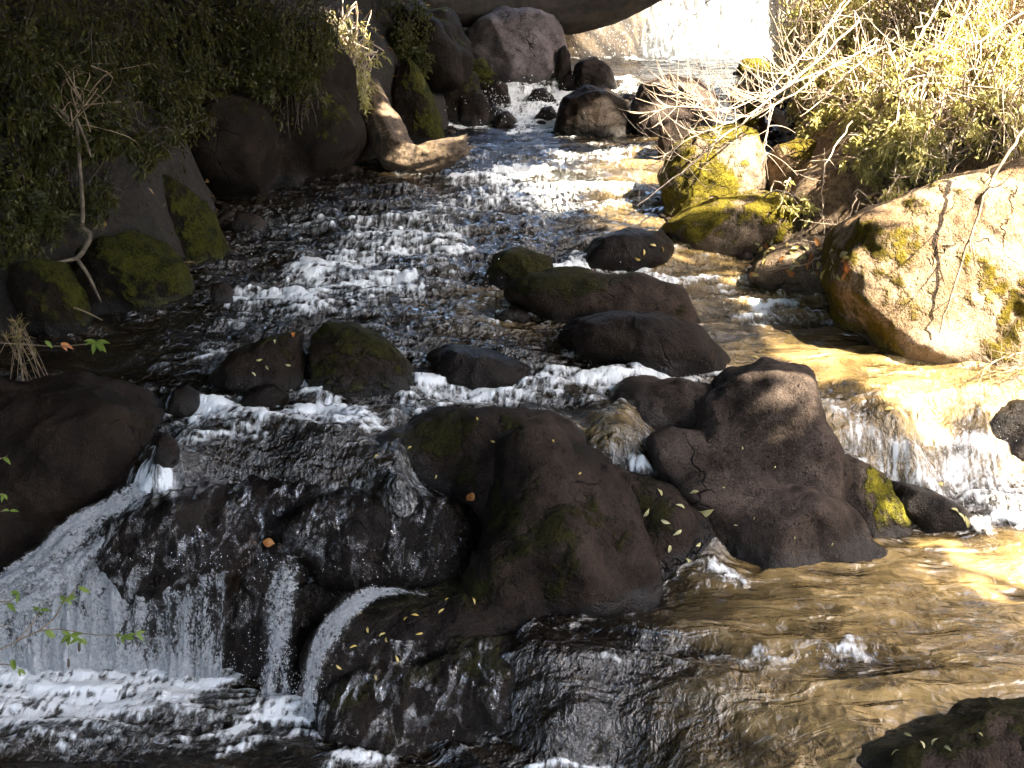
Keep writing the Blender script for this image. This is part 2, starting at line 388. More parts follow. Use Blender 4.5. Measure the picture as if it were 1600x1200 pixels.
# ------------------------------------------------------------------ the stream surface: water levels at points of the view
LEVELS = [
 # lower left pool
 (-300,1100,0),(-100,1200,0),(0,1060,0),(120,1058,0),(200,1060,0),(300,1062,0),(350,1066,0),(430,1090,0),(480,1100,0),(520,1180,0),(0,1200,0),(250,1200,0),(250,1130,0),(-300,1300,0),(200,1350,0),(600,1300,0),
 # lower right pool and its spill to the left
 (1250,900,.45),(1400,860,.45),(1600,840,.45),(1550,1000,.45),(1200,1000,.45),(1000,960,.45),(850,975,.43),(1600,1080,.45),(1300,1100,.44),(1500,1150,.44),(1800,950,.45),(1100,1050,.43),(1800,1200,.44),(1300,1250,.40),
 (800,1010,.40),(900,1100,.33),(760,1150,.08),(950,1190,.10),(1100,1180,.27),(650,1200,.0),(900,1300,.0),(1150,1300,.2),(760,1080,.22),
 # lip above the left falls
 (250,735,.95),(350,690,.97),(480,720,.95),(620,760,.93),(300,650,1.0),(500,650,1.0),(700,640,1.0),(850,620,1.02),(900,650,1.0),(950,690,.97),(1005,705,.94),
 # narrow channel between the two middle rocks
 (1012,740,.80),(1050,785,.70),(1110,835,.57),(1150,900,.46),
 # the line of white water and the ledge above it
 (450,612,1.02),(560,612,1.02),(700,606,1.02),(800,604,1.02),(900,600,1.02),(1000,596,1.03),(1100,590,1.02),
 (690,548,1.14),(800,545,1.14),(860,562,1.11),(560,500,1.2),(420,515,1.18),(250,540,1.13),(150,560,1.06),(60,585,1.03),(-100,590,1.03),(960,583,1.06),(1000,572,1.07),(300,600,1.03),(220,620,1.0),
 # right side: flat, then the chute
 (1200,560,1.05),(1300,600,1.0),(1450,590,1.0),(1600,600,1.0),(1340,670,.85),(1400,640,.95),(1430,685,.84),(1440,725,.64),(1480,745,.56),(1560,785,.50),(1600,770,.53),(1600,705,.66),(1700,780,.5),(1320,700,.77),(1390,760,.56),(1450,808,.47),(1550,640,.90),(1480,655,.85),(1700,600,1.0),(1800,700,.8),
 (1250,480,1.1),(1150,440,1.16),(1250,420,1.2),(1330,500,1.07),(1050,395,1.28),(1130,395,1.27),
 # middle and upper stream
 (450,470,1.22),(600,460,1.23),(750,470,1.2),(800,500,1.17),(400,400,1.3),(550,400,1.33),(700,390,1.34),(850,400,1.28),(950,418,1.23),(1000,425,1.21),
 (430,340,1.42),(600,330,1.46),(800,340,1.43),(950,350,1.38),(1000,340,1.39),(520,312,1.49),(620,306,1.52),(500,272,1.55),(700,265,1.57),(850,270,1.56),(1000,282,1.54),(1020,300,1.50),
 (750,220,1.62),(900,220,1.63),(1000,225,1.63),(740,196,1.66),(850,202,1.66),(960,210,1.65),
 (790,150,1.83),(860,150,1.83),(800,130,1.95),(870,128,1.95),(950,130,1.94),(1040,110,1.98),(830,113,2.0),(950,105,2.0),(1100,100,2.0),(900,88,2.0),(1050,88,2.0),(1200,88,2.0),(700,120,1.95),
 (1220,175,1.85),(1240,190,1.7),(1200,240,1.62),(1220,140,1.95),
 (200,480,1.2),(100,500,1.16),(350,400,1.31),(350,295,1.52),(0,520,1.12),
]
LV = np.array(LEVELS, float)
LP = at_z(LV[:, 0], LV[:, 1], LV[:, 2])
# foot of the step hidden behind the ledge rock: (x, y, level)
LP = np.concatenate([LP, [(a, b, 0.0) for a in (-3.0, -2.6, -2.2, -1.9, -1.6, -1.3, -1.0, -0.75, -0.5) for b in (5.75, 5.92)],
                     [(-0.30, 5.9, 0.25), (-0.25, 5.6, 0.2), (-0.35, 5.4, 0.1)],
                     [(a, b, 0.34) for a in (-0.1, 0.15, 0.4, 0.62) for b in (5.85, 6.1, 6.4)], [(a, b, 0.44) for a in (1.1, 1.4, 1.7, 1.95) for b in (6.25, 6.5)]])
_D = np.linalg.norm(LP[:, None, :2] - LP[None, :, :2], axis=2)
_A = np.zeros((len(LP) + 1,) * 2); _A[:-1, :-1] = np.sqrt(_D ** 2 + 0.05 ** 2); _A[:-1, -1] = 1; _A[-1, :-1] = 1
_A[:-1, :-1] -= np.eye(len(LP)) * 0.01
RW = np.linalg.solve(_A, np.concatenate([LP[:, 2], [0]]))
GX0, GY0, GS = -7.0, 3.0, 0.04
gx = np.arange(GX0, 7.0, GS); gy = np.arange(GY0, 19.5, GS)
XX, YY = np.meshgrid(gx, gy)
def rbf(x, y):
    out = np.full(x.shape, RW[-1])
    for (px_, py_, _), w in zip(LP, RW[:-1]):
        out += w * np.sqrt((x - px_) ** 2 + (y - py_) ** 2 + 0.0025)
    return out
SG = rbf(XX, YY)
SG = np.clip(SG, -0.05, 2.02)

def bil(G, x, y):
    fx = np.clip((np.asarray(x) - GX0) / GS, 0, G.shape[1] - 1.001); fy = np.clip((np.asarray(y) - GY0) / GS, 0, G.shape[0] - 1.001)
    i = fx.astype(int); j = fy.astype(int); a = fx - i; b = fy - j
    return (G[j, i] * (1 - a) + G[j, i + 1] * a) * (1 - b) + (G[j + 1, i] * (1 - a) + G[j + 1, i + 1] * a) * b

def water_z(x, y): return bil(SG, x, y)

def on_water(px, py, dz=0.0):
    """where the sight line of a place meets the stream level"""
    z = 1.0
    for _ in range(25):
        P = at_z(px, py, z)
        z = 0.5 * z + 0.5 * (float(water_z(P[0], P[1])) + dz)
    return at_z(px, py, z)

# ------------------------------------------------------------------ banks: ground sheet with a channel for the stream
def edge_line(pts):
    P = np.array([at_z(a, b, c) for a, b, c in pts]); P = P[np.argsort(P[:, 1])]
    return P[:, 1], P[:, 0]
LEFT_Y, LEFT_X = edge_line([(-450,1200,0),(-420,1050,0),(-350,800,.5),(-150,600,1.03),(60,500,1.16),(300,432,1.27),(335,385,1.33),(350,300,1.5),(560,262,1.57),(615,236,1.6),(690,205,1.65),(735,160,1.8),(700,118,1.95),(650,92,2.0)])
RIGHT_Y, RIGHT_X = edge_line([(2300,1200,.44),(2100,850,.45),(1800,600,1.0),(1560,520,1.07),(1330,445,1.16),(1175,385,1.3),(1190,300,1.5),(1205,215,1.65),(1230,165,1.9),(1225,92,2.0)])
yy = YY.ravel(); xx = XX.ravel()
lx = np.interp(yy, LEFT_Y, LEFT_X); rx = np.interp(yy, RIGHT_Y, RIGHT_X)
HG_STEP = 0.08
hx = np.arange(-30, 30.01, 0.12); hx = hx[(np.abs(hx) < 9) | (np.arange(len(hx)) % 5 == 0)]
hy = np.concatenate([np.arange(-12, 3, 0.5), np.arange(3, 20, 0.11), np.arange(20, 45, 0.6)])
HX, HY = np.meshgrid(hx, hy)
def ground_z(x, y):
    x = np.asarray(x, float); y = np.asarray(y, float); sh = x.shape
    x = x.ravel(); y = y.ravel()
    l = np.interp(y, LEFT_Y, LEFT_X); r = np.interp(y, RIGHT_Y, RIGHT_X)
    P = np.stack([x, y, 0 * x], 1)
    nz = fbm(P * 0.8, 4)
    base = water_z(np.clip(x, -6.9, 6.9), np.clip(y, 3.1, 19.3))
    dl = np.maximum(l - x, 0); dr = np.maximum(x - r, 0)
    inside = base - 0.28 - 0.25 * np.minimum(np.minimum(np.maximum(x - l, 0), np.maximum(r - x, 0)), 0.5)
    hl = smooth(0, 0.4, dl) * 0.45 + np.minimum(dl, 5.0) * 1.15 * (1 + 0.35 * nz) + 0.10 * np.maximum(dl - 5, 0)
    hr = smooth(0, 0.4, dr) * 0.30 + np.minimum(dr, 6.0) * 0.50 * (1 + 0.30 * nz) + 0.12 * np.maximum(dr - 6, 0)
    g = np.where(dl > 0, base + hl, np.where(dr > 0, base + hr, inside))
    back = smooth(17.35, 17.75, y + 0.12 * nz) * 2.2 + np.clip(y - 17.75, 0, 3) * 0.20
    g = g + back
    g = g + 0.10 * fbm(P * 2.3 + 5, 3) * ((dl > 0) | (dr > 0) | (y > 17.5))
    return g.reshape(sh)
HZ = ground_z(HX, HY)
l_ = np.interp(HY, LEFT_Y, LEFT_X); r_ = np.interp(HY, RIGHT_Y, RIGHT_X)
V = np.stack([HX, HY, HZ], -1).reshape(-1, 3)
V[:, :2] += 0.05 * np.stack([perlin(V * 2.1 + 3), perlin(V * 2.1 + 31)], 1)
nr, nc = HX.shape
ii = (np.arange(nr - 1)[:, None] * nc + np.arange(nc - 1)[None]).ravel()
Fq = np.stack([ii, ii + 1, ii + nc + 1, ii + nc], 1)
lit = smooth(0, 0.5, (HX - r_)).ravel() * smooth(3, 6, HY).ravel()
ground = add("ground", mesh_np("ground", V, Fq, True, {"litter": lit}), SOIL)
tag(ground, kind="structure")

# ------------------------------------------------------------------ rocks
_ICO = {}
WATERLINE = []
def ico(sub):
    if sub not in _ICO:
        bm = bmesh.new(); bmesh.ops.create_icosphere(bm, subdivisions=sub, radius=1.0)
        _ICO[sub] = (np.array([v.co[:] for v in bm.verts]), np.array([[v.index for v in f.verts] for f in bm.faces])); bm.free()
    return _ICO[sub]

def blob(outline, dc, T, sub, seed, power=2.5, facet=0.5, drop=0.45, rough=0.05, cuts=16, cmin=0.80):
    """closed boulder whose outline seen from the stream bank is the given one; T = half depth"""
    O = np.array(outline, float)
    c = np.array([(O[:, 0].min() + O[:, 0].max()) / 2, O[:, 1].min() * 0.45 + O[:, 1].max() * 0.55])
    C = at_d(c[0], c[1], dc)
    k = ((C - CAM) @ FWD) / FPX                      # metres for one pixel at that distance
    H = O[:, 1].max() - O[:, 1].min()
    O = O.copy(); low = O[:, 1] > c[1]
    O[low, 1] = c[1] + (O[low, 1] - c[1]) * (1 + drop * 2.0)
    dense = np.concatenate([O[i] + (O[(i + 1) % len(O)] - O[i]) * np.linspace(0, 1, 24, endpoint=False)[:, None] for i in range(len(O))]) - c
    ang = np.arctan2(-dense[:, 1], dense[:, 0]); rad = np.hypot(dense[:, 0], dense[:, 1]) * k
    s = np.argsort(ang); ang, rad = ang[s], rad[s]
    g = np.linspace(-math.pi, math.pi, 181)[:-1]
    rg = np.interp(g, ang, rad, period=2 * math.pi)
    rg = (rg + np.roll(rg, 1) * .6 + np.roll(rg, -1) * .6) / 2.2
    D, F = ico(sub)
    r = np.random.default_rng(seed)
    th = np.arctan2(D[:, 1], D[:, 0]); R = np.interp(th, g, rg, period=2 * math.pi)
    cf = np.hypot(D[:, 0], D[:, 1]); sf = np.abs(D[:, 2])
    rr = 1 / ((cf / R) ** power + (sf / T) ** power) ** (1 / power)
    n = r.normal(size=(cuts, 3)); n /= np.linalg.norm(n, axis=1)[:, None]
    off = r.uniform(cmin, 1.0, cuts)
    dn = D @ n.T
    fc = np.where(dn > 0.05, off / np.maximum(dn, 0.05), 9).min(1)
    fc = np.minimum(fc, 1.10)
    rr = rr * (1 - facet + facet * fc * 0.99)
    size = (rg.mean() + T) / 2
    Dn = D + r.uniform(0, 50, 3)
    rr = rr * (1 + rough * 1.5 * fbm(Dn * 1.6, 3) + rough * 0.60 * ridged(Dn * 1.9 + .3 * fbm(Dn * 2.0 + 8, 2)[:, None], 3) + rough * 0.14 * fbm(Dn * 13, 4))
    L = D * rr[:, None]
    return C + L[:, :1] * RIGHT + L[:, 1:2] * UP - L[:, 2:] * FWD, F

def vnormals(V, F):
    n = np.zeros_like(V)
    a, b, c = V[F[:, 0]], V[F[:, 1]], V[F[:, 2]]
    fn = np.cross(b - a, c - a)
    for k in range(3):
        for ax in range(3): n[:, ax] += np.bincount(F[:, k], fn[:, ax], len(V))
    return n / (np.linalg.norm(n, axis=1)[:, None] + 1e-12)

def rock_attrs(V, N, moss, mdir, seed, wetline=0.07, wet0=0.0):
    n = fbm(V * 2.3 + seed, 4)
    md = np.array(mdir, float); md /= np.linalg.norm(md)
    m = (moss + 0.24 if moss > 0.25 else moss) + 0.42 * (N @ md) + 0.30 * n - 0.45
    wz = water_z(V[:, 0], V[:, 1])
    wet = np.maximum(smooth(wetline + 0.06, wetline - 0.03, V[:, 2] - wz + 0.04 * n), wet0)
    m = m - 0.35 * smooth(0.04, 0.0, V[:, 2] - wz)
    return {"moss": m, "wet": wet}

def rock(name, label, outlines, mat, moss=0.35, mdir=(0, 0, 1), T=None, base=None, dc=None, sub=5, seed=None,
         power=2.5, facet=0.5, drop=0.45, rough=0.05, voxel=None, wetline=0.07, wet0=0.0, cat="rock", group=None, post=None, k=0.75, lumps=0.0):
    seed = seed if seed is not None else (abs(hash(label)) % 9999 if False else sum(map(ord, label)))
    Vs, Fs, n = [], [], 0
    if not isinstance(outlines[0], dict): outlines = [dict(o=outlines)]
    for i, od in enumerate(outlines):
        if not isinstance(od, dict): od = dict(o=od)
        O = od["o"]; A = np.array(O, float)
        bpx, bpy_ = A[:, 0].mean(), A[:, 1].max()
        wpx = A[:, 0].max() - A[:, 0].min()
        P = on_water(bpx, bpy_)
        kk = P[1] / FPX
        t = od.get("T", T) or 0.42 * wpx * kk
        d = od.get("dc", dc) or P[1] + t * od.get("k", k)
        V, F = blob(O, d, t, od.get("sub", sub), seed + 31 * i, od.get("power", power), od.get("facet", facet), od.get("drop", drop), od.get("rough", rough), od.get("cuts", 16), od.get("cmin", .80))
        Vs.append(V); Fs.append(F + n); n += len(V)
    V = np.concatenate(Vs); F = np.concatenate(Fs)
    if voxel:
        me = mesh_np("tmp", V, F); o = bpy.data.objects.new("tmp", me); COL.objects.link(o)
        md = o.modifiers.new("r", 'REMESH'); md.mode = 'VOXEL'; md.voxel_size = voxel
        dg = bpy.context.evaluated_depsgraph_get(); ev = o.evaluated_get(dg); m2 = ev.to_mesh()
        V = np.empty(len(m2.vertices) * 3); m2.vertices.foreach_get("co", V); V = V.reshape(-1, 3)
        m2.calc_loop_triangles()
        F = np.empty(len(m2.loop_triangles) * 3, int); m2.loop_triangles.foreach_get("vertices", F); F = F.reshape(-1, 3)
        E = np.concatenate([F[:, [0, 1]], F[:, [1, 2]], F[:, [2, 0]]])
        for _ in range(3):
            cnt = np.bincount(E[:, 0], minlength=len(V))[:, None]
            S = np.stack([np.bincount(E[:, 0], V[E[:, 1], ax], len(V)) for ax in range(3)], 1) / np.maximum(cnt, 1)
            V = V * 0.45 + S * 0.55
        ev.to_mesh_clear(); bpy.data.objects.remove(o); bpy.data.meshes.remove(me)
        N = vnormals(V, F)
        V = V + N * (0.026 * ridged(V * 1.7 + seed + .25 * fbm(V * 2 + 3, 2)[:, None], 3) + 0.006 * fbm(V * 8 + seed, 3) + 0.003 * ridged(V * 21 + seed, 2))[:, None]
    if lumps:                                              # run-worn flutes down the face
        N = vnormals(V, F)
        V = V + N * (lumps * ridged(V * np.array([5.0, 3.0, 1.3]) + seed, 3) + lumps * .5 * fbm(V * 9 + seed, 3))[:, None]
    V_ = V[np.abs(V[:, 2] - water_z(V[:, 0], V[:, 1])) < 0.03]
    WATERLINE.append(V_[:, :2])
    N = vnormals(V, F)
    at = rock_attrs(V, N, moss, mdir, seed, wetline, wet0)
    loc = V.mean(0); loc[2] = V[:, 2].min()
    o = add(name, mesh_np(name, V - loc, F, True, at), mat)
    o.location = loc
    return tag(o, label, cat, group)

# --- the large middle and foreground rocks
rock("boulder", "broad dark brown rock in midstream with a mossy left lobe and purple-grey crest", [
  dict(o=[(550,708),(600,682),(690,652),(770,643),(850,650),(900,690),(880,755),(810,775),(700,750),(610,738)], T=.30, dc=6.75, drop=.5),
  dict(o=[(800,690),(850,655),(905,680),(955,720),(985,790),(1010,850),(1040,912),(930,938),(820,953),(745,935),(728,890),(765,830),(790,770)], T=.50, dc=6.34, drop=.35, power=3.0, facet=.8),
  dict(o=[(688,935),(735,868),(800,800),(880,765),(960,800),(1015,880),(970,930),(800,962)], T=.50, dc=6.12, drop=.3, power=2.4, facet=.8),
  dict(o=[(935,712),(1010,745),(1085,790),(1120,860),(1124,908),(1050,916),(980,860)], T=.36, dc=6.42, drop=.3, facet=.7),
  dict(o=[(640,925),(740,915),(850,900),(900,940),(800,975),(700,985)], T=.28, dc=6.0, drop=.5),
  ], ROCK_DIM, moss=.34, mdir=(-.6, -.3, .6), voxel=.016, facet=.45, sub=5, cat="boulder")
rock("boulder", "tall pitted brown boulder right of the midstream rock, its crest catching sunlight", [
  dict(o=[(930,640),(990,606),(1060,597),(1115,612),(1150,680),(1110,745),(1020,725),(965,690)], T=.30, dc=7.15, drop=.5),
  dict(o=[(1085,690),(1110,640),(1150,592),(1200,578),(1250,590),(1272,640),(1292,705),(1272,760),(1200,775),(1120,770)], T=.38, dc=6.85, drop=.5, facet=1.0, cuts=13, cmin=.80, power=3.4),
  dict(o=[(1030,700),(1120,690),(1200,740),(1290,775),(1350,815),(1396,850),(1330,880),(1230,895),(1150,905),(1110,850),(1060,780)], T=.44, dc=6.60, drop=.35, facet=1.0, cuts=13, cmin=.82, power=3.2),
  ], rock_material("pitted_grey_brown_rock", (0.017, 0.0118, 0.0088), (0.064, 0.0465, 0.0365), moss=(0.008, 0.008, 0.002), moss2=(0.034, 0.030, 0.004), fleck=.35), moss=.16, mdir=(-.6, -.2, .5), voxel=.014, sub=5, cat="boulder", rough=.06)
rock("rock", "small rock with a bright yellow-green moss flank against the tall brown boulder", [(1262,760),(1292,722),(1330,716),(1375,745),(1412,785),(1436,822),(1395,838),(1330,845),(1280,800)], rock_material("brown_rock_bright_moss", (0.03, 0.021, 0.015), (0.08, 0.06, 0.045), moss=(.035, .032, .004), moss2=(.16, .14, .010)), moss=.34, mdir=(.9, -.3, .1), T=.26, dc=6.75, sub=6, facet=.7)
rock("rock_ledge", "black soaked rock ledge that the left falls pour over", [
  dict(o=[(146,880),(160,830),(200,790),(280,760),(420,744),(600,762),(740,795),(760,860),(735,925),(640,930),(560,935),(510,960),(480,1060),(455,1095),(360,1095),(240,1075),(180,1000)], T=.46, dc=6.41, drop=.05, facet=.35, power=4.0, sub=6),
  dict(o=[(150,870),(170,815),(240,775),(340,770),(390,820),(380,890),(330,900),(220,900)], T=.34, dc=6.25, drop=.25, facet=.6, power=3.4),
  dict(o=[(440,800),(560,770),(700,790),(740,840),(725,900),(620,890),(520,880)], T=.32, dc=6.27, drop=.2, facet=.6, power=3.4),
  dict(o=[(370,900),(400,840),(470,830),(500,900),(470,1060),(380,1080)], T=.22, dc=6.08, drop=.05, facet=.7, power=2.6),
  ], ROCK_WET, moss=.1, voxel=.016, wet0=.85, cat="rock ledge", lumps=.018)
rock("rock_ledge", "mossy black ledge in the foreground with spilling water and scattered leaves", [
  dict(o=[(484,1080),(492,1005),(540,955),(640,930),(760,915),(830,935),(870,1000),(890,1080),(860,1240),(540,1240),(500,1150)], T=.42, dc=5.76, drop=.05, power=4.0, facet=.4, sub=6),
  dict(o=[(520,1100),(580,1050),(700,1020),(840,1010),(950,1060),(985,1130),(960,1240),(560,1240)], T=.28, dc=5.38, drop=.2, facet=.6, power=3.0),
  dict(o=[(700,960),(760,900),(850,890),(900,930),(850,975),(760,1000)], T=.3, dc=5.9, drop=.3)
  ], ROCK_WET, moss=.26, mdir=(-.1, .2, 1), voxel=.016, wet0=.6, cat="rock ledge", lumps=.012)
rock("rock_ledge", "big black flat-topped ledge at the left edge beside the falls", [(-150,600),(0,592),(100,603),(190,618),(235,640),(250,675),(246,715),(215,755),(150,795),(90,845),(20,900),(-60,960),(-200,960)], ROCK_BLACK, moss=.22, mdir=(.6, .0, .4), T=.62, dc=6.85, sub=7, power=5.5, facet=.45, drop=.35, wetline=.03, cat="rock ledge")
rock("rock", "rough brown rock in the bottom right corner with leaf scraps", [(1340,1190),(1390,1155),(1450,1128),(1520,1110),(1600,1098),(1700,1100),(1760,1200),(1740,1300),(1380,1300)], ROCK_BROWN, moss=.42, mdir=(-.4, .3, .7), T=.34, dc=4.48, sub=6, drop=.2)
# --- middle stream
rock("rock", "low mossy hump at the upstream end of the midstream rock chain", [(752,436),(772,398),(812,387),(855,402),(868,428),(830,446),(780,446)], ROCK_BLACK, moss=.62, sub=5)
rock("rock", "long dark brown rock in midstream with moss on its left shoulder", [dict(o=[(798,462),(830,438),(900,430),(990,436),(1060,456),(1092,488),(1070,505),(950,505),(860,490)], T=.34),
  dict(o=[(860,470),(900,440),(960,445),(990,480),(930,500)], T=.2)], ROCK_BROWN, moss=.42, mdir=(-.5,0,.6), voxel=.016)
rock("rock", "smooth black rock sloping into the water below the long midstream rock", [(872,527),(900,502),(960,490),(1030,488),(1085,512),(1132,546),(1130,562),(1050,572),(960,560),(900,548)], ROCK_BLACK, moss=.25, mdir=(-.2,0,.8), sub=6, facet=.3)
rock("rock", "rounded black rock with a moss cap above the white water line", [(485,592),(494,530),(516,508),(552,503),(602,530),(642,562),(664,594),(640,606),(560,608),(500,606)], ROCK_BLACK, moss=.60, mdir=(-.3,0,.9), sub=6, facet=.4)
rock("rock", "flat dark rock with orange leaves left of the moss-capped rock", [(333,578),(370,548),(430,525),(468,520),(480,560),(472,596),(400,604),(350,597)], ROCK_BLACK, moss=.34, sub=5)
rock("stone", "small round black stone at the left end of the upper foam", [(327,468),(332,446),(348,440),(362,450),(366,472),(345,476)], ROCK_BLACK, moss=.15, sub=4, cat="stone")
rock("stone", "small black stone breaking the current under the flat leafy rock", [(262,636),(270,610),(292,602),(312,615),(316,636),(288,642)], ROCK_BLACK, moss=.2, sub=4, cat="stone")
rock("stone", "low wet stone just left of the white water line", [(372,626),(390,606),(425,600),(452,618),(440,632),(400,634)], ROCK_WET, moss=.2, sub=4, wet0=.8, cat="stone")
rock("stone", "dark stone wedged beside the flat-topped left ledge", [(240,712),(246,688),(262,676),(278,690),(280,712),(260,722)], ROCK_BLACK, moss=.1, sub=4, cat="stone")
rock("stone", "low black stone between the moss-capped rock and the midstream rocks", [(768,496),(790,484),(812,482),(834,494),(820,502),(785,503)], ROCK_BLACK, moss=.2, sub=4, cat="stone")
rock("rock", "wet dark rock with yellow leaves upstream of the long midstream rock", [(905,410),(930,375),(980,358),(1030,362),(1050,385),(1045,405),(980,418)], ROCK_WET, moss=.2, wet0=.7, sub=5, facet=.4)
rock("rock", "water-washed black hump at the foot of the mid ledge", [(655,600),(668,555),(700,540),(760,545),(830,575),(838,598),(750,604)], ROCK_WET, moss=.15, wet0=.9, sub=5, k=.95)
rock("stone", "flat grey stone at the upper left water edge", [(363,352),(372,336),(395,333),(416,345),(415,360),(385,362)], ROCK_BROWN, moss=.2, sub=4, cat="stone")
rock("rock", "submerged dark mound on the right with water curling over it", [(1490,672),(1510,640),(1560,624),(1640,618),(1690,640),(1690,700),(1600,708),(1530,700)], ROCK_WET, moss=.2, wet0=.9, sub=5, k=.9)
rock("rock", "low wet rock bar with curled leaves below the mossy-flanked rock", [(1380,780),(1400,752),(1450,765),(1500,790),(1525,812),(1500,822),(1430,815)], ROCK_WET, moss=.1, wet0=.85, sub=5)
for ol in ([(755,190),(758,172),(772,165),(785,175),(790,192)], [(772,196),(778,178),(792,172),(806,184),(806,197)], [(822,156),(832,140),(850,138),(866,150),(862,160)], [(836,182),(846,168),(862,166),(872,178),(865,188)]):
    rock("stone", "small dark stone poking out of the far white cascade", ol, ROCK_BLACK, moss=.0, sub=4, cat="stone", group="stones in the far cascade", wet0=.5, k=.6)
# --- left bank
rock("boulder", "large mossy boulder at the left water edge under the forked stick", [(105,440),(125,395),(160,372),(212,362),(252,382),(282,415),(296,444),(272,468),(200,480),(140,478)], ROCK_MOSSY, moss=.56, mdir=(.55,-.1,.6), sub=6, cat="boulder")
rock("boulder", "small mossy boulder at the far left behind the forked stick", [(22,445),(32,412),(62,402),(100,415),(130,450),(140,485),(90,498),(40,490)], ROCK_MOSSY, moss=.50, mdir=(.5,-.2,.6), sub=5, dc=8.2, cat="boulder")
rock("boulder", "wedge-shaped dark boulder with a moss-green right slope on the left bank", [(180,330),(190,275),(245,258),(295,290),(330,335),(348,368),(325,402),(275,415),(215,405)], ROCK_MOSSY, moss=.50, mdir=(.8,-.1,.35), sub=6, cat="boulder")
rock("boulder", "dark blocky boulder tucked behind the wedge-shaped one on the left bank", [(60,360),(70,300),(120,275),(180,290),(210,350),(190,400),(110,400)], ROCK_MOSSY, moss=.25, sub=5, dc=9.6, cat="boulder")
rock("boulder", "tall leaning dark rock with a sunlit moss edge above the fallen log", [(600,205),(606,150),(622,112),(640,94),(657,112),(680,160),(698,207),(690,222),(640,224)], ROCK_MOSSY, moss=.55, mdir=(.8,-.1,.5), sub=6, T=.35, cat="boulder")
rock("rock", "dark rock left of the far cascade with greenish top, lowest of its pile", [(716,182),(720,152),(745,140),(765,158),(768,190),(740,196)], ROCK_BLACK, moss=.35, sub=5)
rock("rock", "mossy dark rock in the pile between the leaning rock and the grey boulder", [(682,170),(686,130),(712,110),(742,114),(752,140),(745,180),(710,190)], ROCK_MOSSY, moss=.45, sub=5)
rock("rock", "black rock at the left head of the far cascade", [(742,156),(748,132),(770,124),(792,132),(800,155),(770,165)], ROCK_BLACK, moss=.2, sub=5)
rock("rock", "olive mossy rock against the lower left of the grey boulder", [(722,118),(732,98),(755,94),(780,118),(770,126),(740,128)], ROCK_MOSSY, moss=.6, sub=5, dc=14.3)
rock("boulder", "brown boulder on the left bank just above the leaning mossy rock", [(640,120),(650,80),(672,66),(690,76),(695,115),(670,130)], ROCK_BROWN, moss=.25, sub=5, dc=14.4, cat="boulder")
rock("boulder", "big rounded mauve-grey boulder under the overhead log", [(722,90),(730,60),(752,38),(790,20),(830,16),(865,32),(884,60),(892,95),(882,116),(850,122),(800,122),(740,114)], ROCK_GREY, moss=-.05, sub=6, T=.52, facet=.55, cat="boulder", drop=.3)
rock("rock", "tall narrow dark stone leaning on the right side of the grey boulder", [(868,115),(872,80),(884,68),(892,85),(893,110),(880,120)], ROCK_BLACK, moss=.1, sub=4, dc=14.9)
rock("rock", "dark pointed boulder in midstream right of the far cascade", [(868,192),(880,157),(912,137),(945,140),(975,165),(988,190),(975,207),(900,209)], ROCK_BLACK, moss=.12, sub=6, cat="boulder")
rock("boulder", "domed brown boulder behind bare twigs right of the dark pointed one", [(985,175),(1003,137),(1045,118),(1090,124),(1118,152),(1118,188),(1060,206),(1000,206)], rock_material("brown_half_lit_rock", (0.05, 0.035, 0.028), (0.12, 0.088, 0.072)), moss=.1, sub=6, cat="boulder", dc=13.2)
rock("rock", "black rock in the upper pool outlet right of the grey boulder", [(888,128),(900,100),(928,91),(952,106),(964,132),(930,140)], ROCK_BLACK, moss=.15, sub=5)
rock("stone", "low black stone in front of the upper pool outlet", [(868,136),(882,120),(905,118),(922,132),(900,140)], ROCK_BLACK, moss=.1, sub=4, cat="stone")
rock("stone", "small reddish stone between the pointed and the domed boulder", [(968,160),(976,146),(996,148),(1000,165),(985,170)], ROCK_BROWN, moss=.0, sub=4, dc=14.2, cat="stone")
# --- right bank, sunlit
rock("boulder", "sunlit rounded boulder with yellow moss cap behind bare twigs", [(1030,275),(1046,230),(1088,208),(1150,200),(1178,212),(1192,250),(1196,292),(1150,318),(1090,328),(1048,342),(1034,318)], ROCK_TAN, moss=.52, mdir=(-.5,-.2,.75), sub=6, T=.40, cat="boulder")
rock("boulder", "low flat sunlit slab covered in yellow-green moss", [(1042,352),(1070,328),(1110,312),(1170,304),(1240,314),(1292,342),(1262,372),(1180,390),(1110,392),(1060,376)], ROCK_TAN, moss=.55, mdir=(-.3,-.2,.8), sub=6, T=.42, cat="boulder")
rock("boulder", "pale yellowish boulder right of the moss-capped sunlit one", [(1192,262),(1210,232),(1245,222),(1292,232),(1315,275),(1300,318),(1220,320)], ROCK_PALE, moss=.42, sub=5, dc=10.7, cat="boulder")
rock("rock", "small greyish rock peeking out left of the moss-capped sunlit boulder", [(1026,242),(1032,205),(1052,188),(1078,192),(1088,220),(1060,248)], ROCK_BROWN, moss=.1, sub=5, dc=12.0)
rock("rock", "moss-green rock standing in the water behind the bare twigs", [(1150,215),(1156,175),(1172,163),(1192,180),(1200,210),(1180,222)], ROCK_TAN, moss=.6, sub=5, dc=12.6)
rock("rock", "brown rock at the right rim of the upper pool", [(1135,165),(1142,135),(1170,120),(1206,128),(1214,160),(1180,172)], ROCK_TAN, moss=.2, sub=5, dc=14.0)
rock("rock", "small mound of bright moss at the right side of the upper pool", [(1150,112),(1158,96),(1178,91),(1204,102),(1206,114),(1180,118)], ROCK_TAN, moss=.8, sub=5, dc=15.3)
